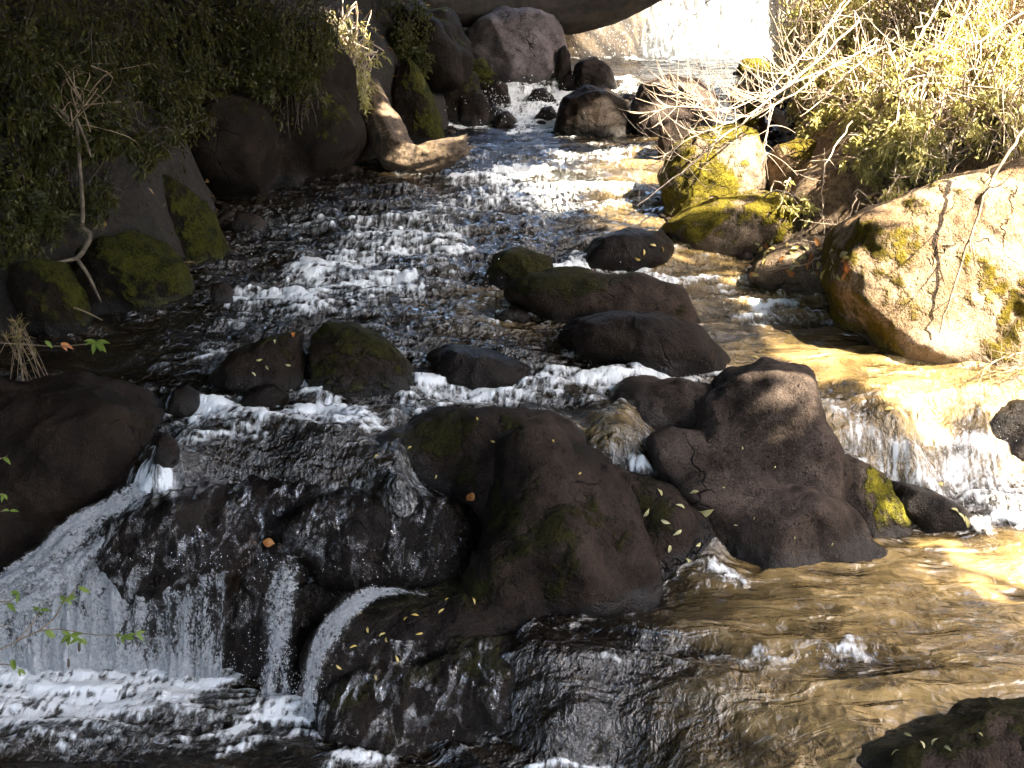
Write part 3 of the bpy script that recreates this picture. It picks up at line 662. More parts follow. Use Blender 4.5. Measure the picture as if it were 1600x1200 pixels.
rock("boulder", "huge pale sunlit boulder on the right with yellow moss on its left side", [
  (1315,420),(1322,355),(1370,320),(1440,294),(1520,270),(1600,250),(1720,240),(1800,300),(1820,450),(1760,570),(1600,577),(1500,567),(1420,548),(1342,532),(1322,480)], ROCK_PALE, moss=.46, mdir=(-.9,-.15,-.40), T=.75, dc=8.45, sub=7, power=3.0, facet=.45, drop=.2, cat="boulder")
rock("rock", "low brown shelf covered with leaf litter between the flat slab and the huge boulder", [(1160,428),(1200,395),(1262,372),(1330,362),(1370,400),(1360,446),(1250,450)], ROCK_TAN, moss=.12, T=.4, sub=6, rough=.08, power=3)

# ------------------------------------------------------------------ water surface mesh
def tex(wl):
    n = 1024
    f = np.fft.fftfreq(n)
    k = np.hypot(f[:, None], f[None]); k0 = 1 / wl
    A = np.exp(-((k - k0) / (k0 * 0.55)) ** 2)
    a = np.fft.ifft2(np.fft.fft2(RNG.normal(size=(n, n))) * A).real
    return (a / a.std()).astype(np.float32)
TEX = tex(10.0)
def samp(x, y, lam, ox=0.0):
    """band-limited noise of wavelength lam (metres)"""
    fx = (x / lam * 10 + ox * 311.7) % 1024; fy = (y / lam * 10 + ox * 173.3) % 1024
    i = fx.astype(np.int32); j = fy.astype(np.int32); a = fx - i; b = fy - j
    i &= 1023; j &= 1023; i2 = (i + 1) & 1023; j2 = (j + 1) & 1023
    return (TEX[j, i] * (1 - a) + TEX[j, i2] * a) * (1 - b) + (TEX[j2, i] * (1 - a) + TEX[j2, i2] * a) * b

wy = [4.15]
while wy[-1] < 17.6:
    y = wy[-1]; wy.append(y + max(0.0085, 0.00016 * y * y + 0.001))
wy = np.array(wy); wx = np.arange(-4.6, 5.4, 0.0108)
WX, WY = np.meshgrid(wx, wy)
keep = (np.abs(WX) < 0.43 * WY + 1.3)
l_ = np.interp(WY, LEFT_Y, LEFT_X); r_ = np.interp(WY, RIGHT_Y, RIGHT_X)
keep &= (WX > l_ - 0.35) & (WX < r_ + 0.45)
idx = -np.ones(WX.shape, int); idx[keep] = np.arange(keep.sum())
x = WX[keep]; y = WY[keep]
GYd, GXd = np.gradient(SG, GS)
def blur(G, k):
    for _ in range(k):
        G = (G + np.roll(G, 1, 0) + np.roll(G, -1, 0) + np.roll(G, 1, 1) + np.roll(G, -1, 1)) / 5
    return G
VX = -blur(GXd, 12); VY = -blur(GYd, 12) - 0.10
nv = np.hypot(VX, VY) + 1e-6; VX /= nv; VY /= nv
z0 = water_z(x, y)
slope = np.hypot(bil(blur(GXd, 3), x, y), bil(blur(GYd, 3), x, y))
acc = {k: np.zeros(len(x), np.float32) for k in ("a", "b", "c", "d", "e", "p", "q", "r")}
for sgn in (1, -1):
    cx, cy = x.copy(), y.copy()
    for k in range(11):
        st = 0.012
        dx_, dy_ = bil(VX, cx, cy), bil(VY, cx, cy)
        cx = cx + sgn * st * dx_; cy = cy + sgn * st * dy_
        acc["a"] += samp(cx, cy, 0.055, 1)
        acc["b"] += samp(cx, cy, 0.13, 2)
        if k < 3: acc["c"] += samp(cx, cy, 0.030, 3)
        acc["d"] += samp(cx, cy, 0.32, 4)
        if k < 4: acc["e"] += samp(cx, cy, 0.06, 5)
for sgn in (1, -1):
    cx, cy = x.copy(), y.copy()
    for k in range(9):
        st = 0.020
        dx_, dy_ = -bil(VY, cx, cy), bil(VX, cx, cy)
        cx = cx + sgn * st * dx_; cy = cy + sgn * st * dy_
        acc["q"] += samp(cx, cy, 0.42, 12)
        if k < 5: acc["p"] += samp(cx, cy, 0.17, 11)
        if k < 2: acc["r"] += samp(cx, cy, 0.075, 13)
for k in acc: acc[k] /= acc[k].std()
A_, B_, C_, D_ = acc["a"], acc["b"], acc["c"], acc["d"]
pu, pv = project(np.stack([x, y, z0], 1))

# white water: strokes (points, width, strength) laid where the stream breaks
FOAM = [
 ([(690,600),(800,600),(900,597),(1000,592),(1080,583),(1125,592)],13,1.25),([(820,577),(900,580)],12,.8),([(1000,600),(1130,592)],14,.8),([(700,615),(900,612),(1050,602)],18,.5),
 ([(250,650),(330,641),(450,640),(560,655)],16,1.0),([(260,695),(420,662),(560,650)],20,.55),([(560,640),(700,622)],20,.5),([(430,604),(480,604),(520,608)],8,.9),
 ([(370,467),(480,462),(560,442),(640,435)],14,1.05),([(480,425),(600,393),(720,390)],15,.8),([(480,440),(520,400)],25,.6),([(590,372),(700,365)],14,.6),([(350,500),(520,480),(640,455)],16,.35),
 ([(560,350),(700,345)],10,.5),([(430,350),(520,345)],6,.4),
 ([(770,278),(820,270)],13,1.3),([(780,291),(1025,291)],5,1.0),([(735,283),(760,280)],8,.9),([(870,245),(1000,236)],10,.6),([(680,320),(1000,318)],15,.45),([(740,300),(900,300)],10,.5),([(730,245),(850,240)],7,.4),
 ([(790,140),(810,165),(830,185)],24,1.2),([(850,135),(860,160),(850,190)],22,1.2),([(720,190),(800,197),(890,203)],8,1.1),([(900,118),(960,135),(990,150)],7,.9),([(960,125),(1000,140)],9,.7),([(760,160),(740,180)],9,.9),
 ([(870,420),(950,427),(1000,430),(1100,442)],9,1.2),([(1170,492),(1240,482)],12,.95),([(1130,460),(1180,480)],12,.4),([(1200,500),(1330,500)],10,.3),([(920,408),(1000,415)],8,.8),
 ([(1275,625),(1340,680),(1400,735)],24,.50),([(1300,640),(1400,705),(1430,720)],14,.32),([(1350,690),(1440,750),(1500,790)],16,.35),
 ([(1425,700),(1480,690),(1540,705)],22,.85),([(1480,655),(1600,625)],9,.55),([(1500,730),(1560,775)],34,.85),([(1590,815),(1540,815)],16,1.4),([(1480,745),(1600,745)],30,.6),
 ([(-50,1045),(120,1045),(345,1058)],34,2.0),([(-50,1080),(150,1080),(300,1078)],36,1.9),([(-50,1115),(190,1105)],30,1.3),([(300,1140),(400,1120),(490,1120)],17,1.25),([(380,1155),(500,1150)],10,.7),([(430,1100),(490,1100)],16,1.3),([(-50,1165),(260,1150)],16,.35),
 ([(540,1195),(610,1190)],20,1.0),([(850,1200),(960,1190)],18,1.0),([(1280,1015),(1330,1005)],14,1.0),([(1100,1020),(1260,1015)],8,.5),([(940,1020),(1080,1030)],9,.35),
 ([(1000,715),(1015,740)],16,.8),([(1120,880),(1150,905)],10,.8),([(540,735),(700,750)],14,.35),
 ([(880,86),(1050,86),(1215,86)],4,1.6),([(1000,95),(1200,95)],4,.5),([(1215,175),(1260,185)],8,1.1),
 ([(300,560),(360,545)],8,.7),([(240,640),(300,615)],7,.6),([(260,700),(230,740)],18,.8),([(180,800),(230,750)],25,1.2),
]
foam = np.zeros(len(x))
wob = 0.6 + 0.4 * smooth(9, 6, y)                      # foam edges wander
pu0, pv0 = pu.copy(), pv.copy()
pu = pu + wob * (20 * samp(x, y, 0.55, 21) + 9 * samp(x, y, 0.22, 22)); pv = pv + wob * (7 * samp(x, y, 0.55, 23) + 4 * samp(x, y, 0.22, 24))
for pts, wdt, st in FOAM:
    best = np.zeros(len(x))
    for (ax, ay), (bx, by) in zip(pts[:-1], pts[1:]):
        m = (pu > min(ax, bx) - 4 * wdt) & (pu < max(ax, bx) + 4 * wdt) & (pv > min(ay, by) - 3 * wdt) & (pv < max(ay, by) + 3 * wdt)
        if not m.any(): continue
        u_, v_ = pu[m], pv[m]
        L2 = (bx - ax) ** 2 + (by - ay) ** 2 + 1e-6
        tt = np.clip(((u_ - ax) * (bx - ax) + (v_ - ay) * (by - ay)) / L2, 0, 1)
        dd = ((u_ - ax - tt * (bx - ax)) / 1.9) ** 2 + (v_ - ay - tt * (by - ay)) ** 2
        best[m] = np.maximum(best[m], np.exp(-dd / (0.75 * wdt) ** 2))
    foam = 1 - (1 - np.clip(foam, 0, 1)) * (1 - np.clip(best * min(st, 1), 0, 1)) + best * max(st - 1, 0)
pu, pv = pu0, pv0
# general turbulence of the middle stream
turb = np.exp(-(((pu - 620) / 330) ** 2 + ((pv - 430) / 130) ** 2)) + 0.7 * np.exp(-(((pu - 850) / 220) ** 2 + ((pv - 300) / 60) ** 2))
turb += 0.6 * np.exp(-(((pu - 1200) / 200) ** 2 + ((pv - 460) / 50) ** 2)) + 0.6 * np.exp(-(((pu - 450) / 260) ** 2 + ((pv - 660) / 50) ** 2)) + 0.5 * np.exp(-(((pu - 150) / 350) ** 2 + ((pv - 1130) / 70) ** 2)) + 0.25 * np.exp(-(((pu - 1000) / 250) ** 2 + ((pv - 1040) / 70) ** 2))
foam += 0.10 * np.minimum(turb, 1) + 0.34 * turb * smooth(-0.2, 1.9, acc['p'] * 0.5 + acc['q'] * 0.6 + acc['r'] * .5 + B_ * 0.3)
E_ = acc["e"]
ws = smooth(0.35, 1.0, slope)
# broken water where the current meets stone
WLg = np.zeros(SG.shape)
wl_ = np.concatenate(WATERLINE)
WLg[np.clip(((wl_[:, 1] - GY0) / GS).astype(int), 0, SG.shape[0] - 1), np.clip(((wl_[:, 0] - GX0) / GS).astype(int), 0, SG.shape[1] - 1)] = 1
prox = bil(blur(WLg, 3), x, y)
foam += np.clip(prox * 2.2, 0, 1) * (0.12 + 0.30 * np.clip(turb + slope, 0, 1)) * smooth(-.6, 1.2, acc["p"] + B_)
streak = 0.72 + 0.16 * ws * A_ + 0.18 * C_ + 0.16 * (1 - ws) * E_ + 0.20 * (1 - ws) * acc['r']
foam = np.clip(foam * (1 + 0.16 * samp(x, y, 0.20, 7) + 0.12 * samp(x, y, 0.45, 8)), 0, 1.6)
foam_s = foam * np.clip(streak, 0.1, 1.5) + 0.9 * np.maximum(foam - 0.75, 0)
chop = np.clip(0.45 + turb + slope * 0.8 + 0.5 * foam, 0, 2.0)
fine = np.clip(1.25 - 0.035 * (y - 6), 0.6, 1.3)
P_, Q_, R_ = acc["p"], acc["q"], acc["r"]
z = z0 + np.minimum(chop, 1.4) * (1 - 0.55 * np.clip(foam, 0, 1) * smooth(6.2, 5.9, y)) * (0.0016 * R_ + 0.0004 * C_ + 0.0040 * P_ + 0.0130 * Q_) * fine
z += np.clip(foam, 0, 1.0) * (0.012 + 0.0012 * R_ + 0.0003 * C_ + 0.0030 * P_)
# gold of sunlight and bank reflections painted into the streambed colour
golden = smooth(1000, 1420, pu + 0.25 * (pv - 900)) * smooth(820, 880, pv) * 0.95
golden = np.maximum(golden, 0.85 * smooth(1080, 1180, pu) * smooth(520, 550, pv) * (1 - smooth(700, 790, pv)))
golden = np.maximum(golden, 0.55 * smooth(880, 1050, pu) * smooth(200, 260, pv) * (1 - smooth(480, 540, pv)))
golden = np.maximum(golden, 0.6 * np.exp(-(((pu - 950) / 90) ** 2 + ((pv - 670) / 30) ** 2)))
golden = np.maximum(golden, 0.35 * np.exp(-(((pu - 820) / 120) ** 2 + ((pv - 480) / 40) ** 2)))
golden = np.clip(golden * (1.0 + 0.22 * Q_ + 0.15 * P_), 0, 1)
dx_, dy_ = bil(VX, x, y), bil(VY, x, y)
Vw = np.stack([x, y, z], 1)
Q = np.stack([idx[:-1, :-1], idx[:-1, 1:], idx[1:, 1:], idx[1:, :-1]], -1).reshape(-1, 4)
Q = Q[(Q >= 0).all(1)]
stream = add("stream_water", mesh_np("stream_water", Vw, Q, True, {"foam": foam_s, "bed_sunglow": golden, "chop": chop}), WATER)
tag(stream, kind="structure")

# ------------------------------------------------------------------ falling water
def sheet(name, label, rails, nu, nv, density, mat, amp=0.012, seed=0, cat="waterfall"):
    """rails: list of 3-D polylines down the fall, left to right; density(u, v) in 0..1"""
    R = np.array([spline(r, nv) for r in rails])                     # rails x nv x 3
    G = np.stack([spline(R[:, j], nu) for j in range(nv)], 1)        # nu x nv x 3
    u, v = np.meshgrid(np.linspace(0, 1, nu), np.linspace(0, 1, nv), indexing='ij')
    wid = np.linalg.norm(np.diff(G[:, nv // 2], axis=0), axis=1).sum(); hgt = np.linalg.norm(np.diff(G[nu // 2], axis=0), axis=1).sum()
    Pn = np.stack([u.ravel() * wid * 9, v.ravel() * hgt * 2.2, np.full(u.size, seed * 3.7)], 1)
    d1 = ridged(Pn, 3); d2 = fbm(Pn * np.array([3.5, 2.5, 1]), 3)
    du = np.gradient(G, axis=0); dv = np.gradient(G, axis=1)
    N = np.cross(du, dv); N /= np.linalg.norm(N, axis=2)[..., None] + 1e-9
    N *= np.where((N @ -FWD) < 0, -1, 1)[..., None]
    V = G.reshape(-1, 3) + N.reshape(-1, 3) * (amp * (d1 - 0.4) + amp * 0.5 * d2)[:, None]
    d3 = fbm(np.stack([u.ravel() * wid * 5.5, v.ravel() * hgt * 1.4, np.full(u.size, seed * 5.1)], 1), 3)
    dens = density(u, v).ravel() + 0.20 * (d1 - 0.6) + 0.42 * d3
    i = (np.arange(nu - 1)[:, None] * nv + np.arange(nv - 1)[None]).ravel()
    F = np.stack([i, i + nv, i + nv + 1, i + 1], 1)
    loc = V.mean(0); loc[2] = V[:, 2].min()
    me = mesh_np(name, V - loc, F, True, {"foam": dens})
    uvl = me.uv_layers.new(name="UVMap")
    uvv = np.stack([u.ravel() * wid, v.ravel() * hgt], 1)[F.ravel()]
    uvl.data.foreach_set("uv", uvv.astype(np.float32).ravel())
    o = add(name, me, mat); o.location = loc
    return tag(o, label, cat)

def rails_px(rows):
    return [[at_d(px, py, d) for px, py, d in r] for r in rows]

def edge_fade(u, v, l=.08, r=.08, t=.08, b=.0):
    return smooth(0, l, u) * smooth(0, r, 1 - u) * smooth(0, t, v) * (smooth(0, b, 1 - v) if b else 1)

sheet("waterfall", "bright white waterfall at the head of the gorge", rails_px([
   [(930,-190,17.75),(960,-40,17.5),(985,40,17.3),(985,92,17.1)], [(1020,-190,17.7),(1030,-40,17.45),(1040,40,17.25),(1040,92,17.05)],
   [(1120,-190,17.7),(1120,-40,17.4),(1125,40,17.2),(1125,92,17.0)], [(1215,-190,17.7),(1220,-40,17.45),(1222,40,17.25),(1222,92,17.05)]]),
   120, 110, lambda u, v: 0.40 + 1.6 * smooth(0.08, 0.42, u) + 0.5 * smooth(.75, 1.0, v) * smooth(0, .25, u) - 0.5 * smooth(.12, 0, u) - 3.0 * smooth(.84, 1, u), FALL_FAR, amp=.05, seed=1)
sheet("waterfall", "wide white veil of water falling into the lower left pool", rails_px([
   [(-120,925,6.02),(-130,975,5.88),(-130,1085,5.76)], [(20,890,6.04),(10,945,5.87),(5,1082,5.76)], [(110,868,6.06),(100,925,5.87),(95,1080,5.76)], [(205,896,5.96),(200,940,5.85),(198,1080,5.76)],
   [(290,886,5.92),(288,935,5.82),(286,1084,5.72)], [(360,874,5.92),(358,935,5.80),(352,1090,5.70)]]),
   200, 120, lambda u, v: edge_fade(u, v, .02, .03, .10) * (0.66 - 0.18 * smooth(.45, .95, u) + 0.60 * smooth(.62, .95, v)), FALL, amp=.034, seed=2)
sheet("waterfall", "white chute sliding along the black left ledge toward the falls", rails_px([
   [(262,690,6.52),(205,760,6.28),(120,800,6.12),(40,865,5.98),(-60,930,5.88)], [(290,705,6.45),(235,765,6.22),(150,830,6.03),(75,890,5.88),(-20,950,5.78)], [(320,725,6.35),(245,790,6.12),(160,870,5.93),(115,925,5.78),(60,965,5.70)]]),
   70, 150, lambda u, v: edge_fade(u, v, .10, .16, .12) * (0.44 + 0.30 * smooth(.15, .45, v)), FALL, amp=.02, seed=3)
sheet("waterfall", "narrow broken strand of water falling in the centre of the left ledge", rails_px([
   [(425,872,5.80),(412,930,5.66),(408,1020,5.58),(402,1140,5.50)], [(448,868,5.80),(440,930,5.64),(436,1020,5.56),(436,1140,5.48)], [(476,875,5.80),(468,930,5.66),(462,1020,5.58),(462,1140,5.50)]]),
   50, 110, lambda u, v: edge_fade(u, v, .25, .30, .15) * (0.74 - 0.1 * v), FALL, amp=.012, seed=4)
sheet("waterfall", "curved ribbon of water sliding off the mossy foreground ledge", rails_px([
   [(668,922,5.70),(600,916,5.68),(548,926,5.60),(506,960,5.50),(476,1022,5.42),(452,1160,5.34)], [(668,928,5.68),(605,926,5.64),(562,940,5.55),(524,976,5.45),(494,1034,5.38),(476,1160,5.32)], [(668,934,5.66),(612,936,5.60),(576,954,5.52),(540,996,5.42),(512,1052,5.36),(500,1160,5.30)]]),
   44, 150, lambda u, v: edge_fade(u, v, .34, .45, .22) * (0.74 + 0.10 * smooth(.3, .5, v)) - 0.35 * smooth(.5, 1, u) * smooth(.45, 1, v), FALL, amp=.008, seed=5)
sheet("waterfall", "thin sheet of water in the gap between the two middle rocks", rails_px([
   [(965,698,6.95),(972,712,6.88),(978,740,6.82),(985,765,6.72)], [(1000,700,6.95),(1003,712,6.86),(1006,742,6.80),(1015,770,6.68)], [(1040,704,6.95),(1042,716,6.88),(1044,745,6.82),(1055,775,6.70)]]),
   50, 40, lambda u, v: edge_fade(u, v, .12, .12, .12) * (0.62 + 0.12 * v), FALL, amp=.01, seed=7)
sheet("waterfall", "small white fall between mossy rocks under the right bank shrubs", rails_px([
   [(1208,128,14.3),(1208,150,14.0),(1208,182,13.8)], [(1220,126,14.3),(1220,150,14.0),(1222,184,13.8)], [(1232,130,14.3),(1234,150,14.0),(1236,186,13.8)]]),
   24, 30, lambda u, v: edge_fade(u, v, .15, .15, .1) * 1.1, FALL_FAR, amp=.01, seed=8)

# drifting spray at the foot of the far waterfall
ev_, ef_ = ico(4)
mist_c = at_d(1030, 55, 16.75)
mst = add("mist", mesh_np("mist", ev_ * np.array([1.15, .42, .62]), ef_), None); mst.location = mist_c
tm = NT("waterfall_mist"); tm.t.links.new(tm.n("ShaderNodeVolumePrincipled", {"Color": (.95, .92, .86, 1), "Density": .30}).outputs[0], tm.out.inputs["Volume"])
mst.data.materials.append(tm.m)
tag(mst, "pale mist drifting at the foot of the far waterfall", "mist", kind="stuff")

def drops(name, label, centres, n):
    """spray: tiny four-sided drops, uncountable"""
    P = []
    for (px, py, d, sx, sy, sz, w) in centres:
        k = int(n * w); c = at_d(px, py, d)
        P.append(c + RNG.normal(size=(k, 3)) * np.array([sx, sy, sz]))
    P = np.concatenate(P); m = len(P)
    T = np.array([(1, 1, 1), (1, -1, -1), (-1, 1, -1), (-1, -1, 1)]) * 0.6
    r = RNG.uniform(0.0009, 0.0030, m) * (P[:, 1] / 6)
    V = (P[:, None] + T[None] * r[:, None, None] * np.array([1, 1, 1.6])).reshape(-1, 3)
    i = np.arange(m)[:, None] * 4
    F = np.concatenate([np.concatenate([i + a for a in f], 1) for f in ((0, 1, 2), (0, 3, 1), (0, 2, 3), (1, 3, 2))])
    t = NT("spray_drops"); b = t.n("ShaderNodeBsdfPrincipled", {"Base Color": (.9, .92, .94, 1), "Roughness": .2})
    o = add(name, mesh_np(name, V, F), t.finish(b.outputs[0]))
    return tag(o, label, "spray", kind="stuff")
drops("spray", "fine white spray around the falls and rapids", [
   (180,1030,5.6,.5,.05,.07,1.0), (60,1000,5.65,.3,.05,.12,.5), (435,1060,5.48,.06,.04,.14,.25), (480,1080,5.33,.05,.04,.08,.2), (430,900,5.7,.05,.03,.06,.08),
   (300,880,5.8,.25,.03,.04,.12), (600,890,5.9,.2,.03,.04,.1), (1480,690,7.0,.18,.1,.06,.35), (1570,780,6.7,.2,.08,.06,.5), (1300,640,7.3,.1,.06,.05,.1),
   (800,275,11.3,.2,.1,.05,.25), (830,160,13.7,.35,.3,.1,.6), (1080,60,17.0,.6,.1,.35,1.2), (960,60,17.0,.35,.1,.25,.6), (600,420,9,.6,.3,.05,.3), (900,590,7.5,.5,.05,.03,.2)], 900)

# ------------------------------------------------------------------ logs
def log(name, label, pts, radii, mat, seed, sides=36, n=120, rough=.16, sharp=False):
    P = spline([at_d(*p) for p in pts], n); R = np.interp(np.linspace(0, 1, n), np.linspace(0, 1, len(radii)), radii)
    mb = MB(); mb.tube(P, R, sides); V = np.concatenate(mb.V); F = np.concatenate(mb.F)
    C = np.repeat(P, sides, 0); D = V - C
    # bark ridges run along the trunk
    a = np.tile(np.linspace(0, 2 * math.pi, sides, endpoint=False), n); s = np.repeat(np.linspace(0, 1, n), sides)
    Pn = np.stack([np.cos(a) * 3.6, np.sin(a) * 3.6, s * 6 + seed], 1)
    f = 1 + rough * fbm(Pn, 4) + rough * .5 * ridged(Pn * np.array([2.4, 2.4, .8]), 2)
    V = C + D * f[:, None]
    # ragged closed ends
    e0, e1 = len(V), len(V) + 1
    T0 = P[0] - P[1]; T1 = P[-1] - P[-2]
    for sl, T in ((slice(0, sides), T0), (slice(len(V) - sides, len(V)), T1)):
        V[sl] += (T / np.linalg.norm(T)) * (np.random.default_rng(seed).uniform(-.06, .10, sides))[:, None]
    V = np.concatenate([V, [P[0], P[-1]]])
    j = np.arange(sides); j2 = (j + 1) % sides; last = (n - 1) * sides
    caps = np.concatenate([np.stack([np.full(sides, e0), j2, j, j], 1), np.stack([np.full(sides, e1), last + j, last + j2, last + j2], 1)])
    loc = V.mean(0); loc[2] = V[:, 2].min()
    tri = np.concatenate([F[:, [0, 1, 2]], F[:, [0, 2, 3]], caps[:, :3]])
    o = add(name, mesh_np(name, V - loc, tri), mat); o.location = loc
    return o
lg = log("fallen_log", "fallen log with a broken sunlit root end reaching into the stream", [(505,20,13.4),(540,90,12.9),(575,150,12.4),(600,200,11.95),(622,243,11.55),(655,250,11.42),(690,240,11.36),(722,228,11.34)], [.12,.13,.14,.15,.155,.125,.12,.085], BARK_LOG, 3, rough=.17)
tag(lg, cat="log", label="fallen log with a broken sunlit root end reaching into the stream")
lg = log("fallen_log", "", [(470,-30,15.6),(600,2,15.6),(700,16,15.6),(800,16,15.7),(890,22,15.7),(960,4,15.6),(1030,-28,15.5),(1100,-70,15.5)], [.12,.14,.17,.18,.21,.21,.19,.18], BARK_OVER, 9, rough=.12)
tag(lg, "thick dark log lying across the gorge above the grey boulder", "log")
lg = log("fallen_log", "", [(1195,165,12.9),(1235,200,12.3),(1270,235,11.8),(1300,262,11.5)], [.05,.07,.07,.06], BARK_TAN, 5, sides=16, n=50)
tag(lg, "short tan log slanting below the right bank shrubs", "log")
lg = log("fallen_log", "", [(1270,262,10.6),(1330,285,10.3),(1400,300,10.1),(1480,292,9.9),(1560,265,9.7)], [.05,.055,.05,.045,.03], BARK_TAN, 6, sides=16, n=60)
tag(lg, "thin driftwood pole lying behind the huge pale boulder", "log")

# ------------------------------------------------------------------ shade: which places the sun reaches
BY = [-200, 0, 80, 95, 120, 160, 200, 330, 380, 430, 500, 560, 610, 640, 690, 760, 800, 850, 880, 950, 1020, 1300]
BX = [960, 975, 985, 1100, 1150, 1120, 1005, 1005, 1030, 1100, 1150, 1175, 1240, 1330, 1500, 1545, 1480, 1390, 1410, 1510, 1680, 2200]
def sunlit(P, margin=0.0):
    u, v = project(P)
    m = u > np.interp(v, BY, BX) + margin
    return m

GGR = np.maximum(ground_z(XX, YY), SG)
def march(px, py):
    """first meeting of sight lines with ground or water"""
    r = ray(px, py); r /= r[:, 1:2]; P = CAM + r * 4.0; done = np.zeros(len(P), bool)
    for d in np.arange(4.0, 18.5, .05):
        Q = CAM + r * d
        h = ~done & (Q[:, 2] < bil(GGR, Q[:, 0], Q[:, 1]))
        P[h] = Q[h]; done |= h
    P[~done] = CAM + r[~done] * 17.0
    return P
N_CAN = 70000  # unseen crowns: leaves kept only where their shade should fall
tx = RNG.uniform(-7.5, 4.5, N_CAN); ty = RNG.uniform(1.5, 18.5, N_CAN)
tz = np.maximum(water_z(tx, ty), np.minimum(ground_z(tx, ty), 3.2))
Tg = np.stack([tx, ty, tz], 1)
N2 = 26000
Tg = np.concatenate([Tg, march(RNG.uniform(-100, 1300, N2), RNG.uniform(-60, 1260, N2))]); N_CAN += N2; tz = Tg[:, 2]
hz = RNG.uniform(5.2, 9.5, N_CAN)
Cn = Tg + SUN * ((hz - tz) / SUN[2])[:, None]
okc = np.ones(N_CAN, bool)
okc &= ~sunlit(Tg, -14.0 + 45.0 * RNG.normal(size=len(Tg)) * smooth(7.6, 6.8, Tg[:, 1]) + 14 * RNG.normal(size=len(Tg)))
up_ = Tg - SUN * (0.35 / SUN[2]); up_[:, 2] = Tg[:, 2]            # a boulder standing a little before that place
okc &= ~(sunlit(up_ + np.array([0, 0, .35]), 10.0) & (Tg[:, 1] > 7.3))
rxe = lambda yv: np.interp(yv, RIGHT_Y, RIGHT_X)
for hh in (0.8, 1.5, 2.2):                                   # the right bank rises into the sun
    Ph = Cn - SUN * ((Cn[:, 2] - (water_z(Cn[:, 0] * 0, Cn[:, 1]) + hh)) / SUN[2])[:, None]
    zz = water_z(np.clip(Ph[:, 0], -6, 6), np.clip(Ph[:, 1], 3.2, 19)) + hh
    Ph = Cn - SUN * ((Cn[:, 2] - zz) / SUN[2])[:, None]
    okc &= ~(sunlit(Ph, 20.0) & (Ph[:, 0] > rxe(Ph[:, 1]) - .3) & (Ph[:, 1] > 7.4) & (Ph[:, 1] < 18))
# gaps cut in the unseen crowns so sun reaches the log end, the golden shrub, the leaning rock and the crest of the tall boulder
for fx, fy, fd, fr in ((655,243,11.35,.26),(605,200,12.0,.16),(585,165,12.3,.10),(530,60,12.4,.32),(1225,610,6.75,.24),(1215,680,6.6,.16),(672,135,13.0,.14),(690,50,14.5,.10),(1330,730,6.7,.10),(1385,780,6.6,.14),(800,275,11.2,.14),(1040,50,17.2,1.0),(1150,40,17.2,1.1),(1100,-30,17.3,1.2)):
    q_ = Cn - at_d(fx, fy, fd); al = q_ @ SUN
    okc &= np.linalg.norm(q_ - al[:, None] * SUN, axis=1) > fr + .10
Cn = Cn[okc]
TR = np.array([(4.6, -1.0), (7.8, 2.5), (8.6, 6.5), (8.4, 10.5), (3.0, -3.0), (9.2, 13.5)])
ti = np.argmin(np.linalg.norm(Cn[:, None, :2] - (TR + np.array([-1.5, 0.5]))[None], axis=2), 1)
for k, (bx_, by_) in enumerate(TR):
    C = Cn[ti == k]
    if len(C) < 50: continue
    g0 = float(ground_z(np.array([bx_]), np.array([by_]))[0]) - 0.1
    root = thing("forest_tree", (bx_, by_, g0), "unseen tall tree over the stream, its crown shaped to shade it", "tree", "unseen shade trees over the gorge")
    tr = MB()
    top = np.array([bx_ - 0.4, by_ + 0.2, 9.0])
    tr.tube(spline([(bx_, by_, g0), (bx_ + .12, by_ - .1, g0 + 2.5), (bx_ - .1, by_, 6.0), top], 24), np.linspace(.19, .05, 24), 10)
    for q in range(26):
        c = C[RNG.integers(len(C))]; s = np.array([bx_, by_, RNG.uniform(4.2, 7.5)])
        tr.tube(spline([s, s * .45 + c * .55 + np.array([0, 0, .5]), c], 10), np.linspace(.05, .008, 10), 5)
    add("trunk", tr.mesh("trunk", origin=root.location), BARK_DARK, root)
    cr = MB(); C = C[np.linalg.norm(C - CAM, axis=1) > 1.6]; cr.leaves(C, RNG.uniform(.24, .40, len(C)), RNG.uniform(.16, .26, len(C)))
    add("crown", cr.mesh("crown", False, root.location), LEAF_CANOPY, root)

# trees of the left bank and beyond the falls: they darken the left side and stand in the water's reflections
def leafy_tree(base, height, rad, nl, mat, label, group, size=(.20, .34), lowest=0.45):
    bx_, by_ = base; g0 = float(ground_z(np.array([bx_]), np.array([by_]))[0]) - .1
    root = thing("forest_tree", (bx_, by_, g0), label, "tree", group)
    tr = MB(); tr.tube(spline([(bx_, by_, g0), (bx_ + .1, by_, g0 + height * .4), (bx_, by_ + .1, g0 + height * .95)], 20), np.linspace(.17, .03, 20), 9)
    cr = MB()
    for q in range(34):
        h = RNG.uniform(lowest, 1.0); a = RNG.uniform(0, 2 * math.pi); r0 = rad * (1.15 - .7 * abs(h - .6)) * RNG.uniform(.5, 1)
        s0 = np.array([bx_, by_, g0 + height * h * .9]); c = s0 + np.array([math.cos(a) * r0, math.sin(a) * r0, height * .08])
        path = spline([s0, s0 * .5 + c * .5 + np.array([0, 0, .15]), c], 9)
        tr.tube(path, np.linspace(.04, .006, 9), 4)
        m = nl // 34; P = path[RNG.integers(3, 9, m)] + RNG.normal(size=(m, 3)) * rad * .20
        sz1, sz2 = RNG.uniform(*size, m), RNG.uniform(size[0] * .5, size[1] * .6, m)
        far = (P[:, 1] < -.4) | (P[:, 2] > 4.4) | (P[:, 0] < -2.5)               # no twig hangs before the viewpoint
        cr.leaves(P[far], sz1[far], sz2[far])
    add("trunk", tr.mesh("trunk", origin=root.location), BARK_DARK, root)
    add("crown", cr.mesh("crown", False, root.location), mat, root)
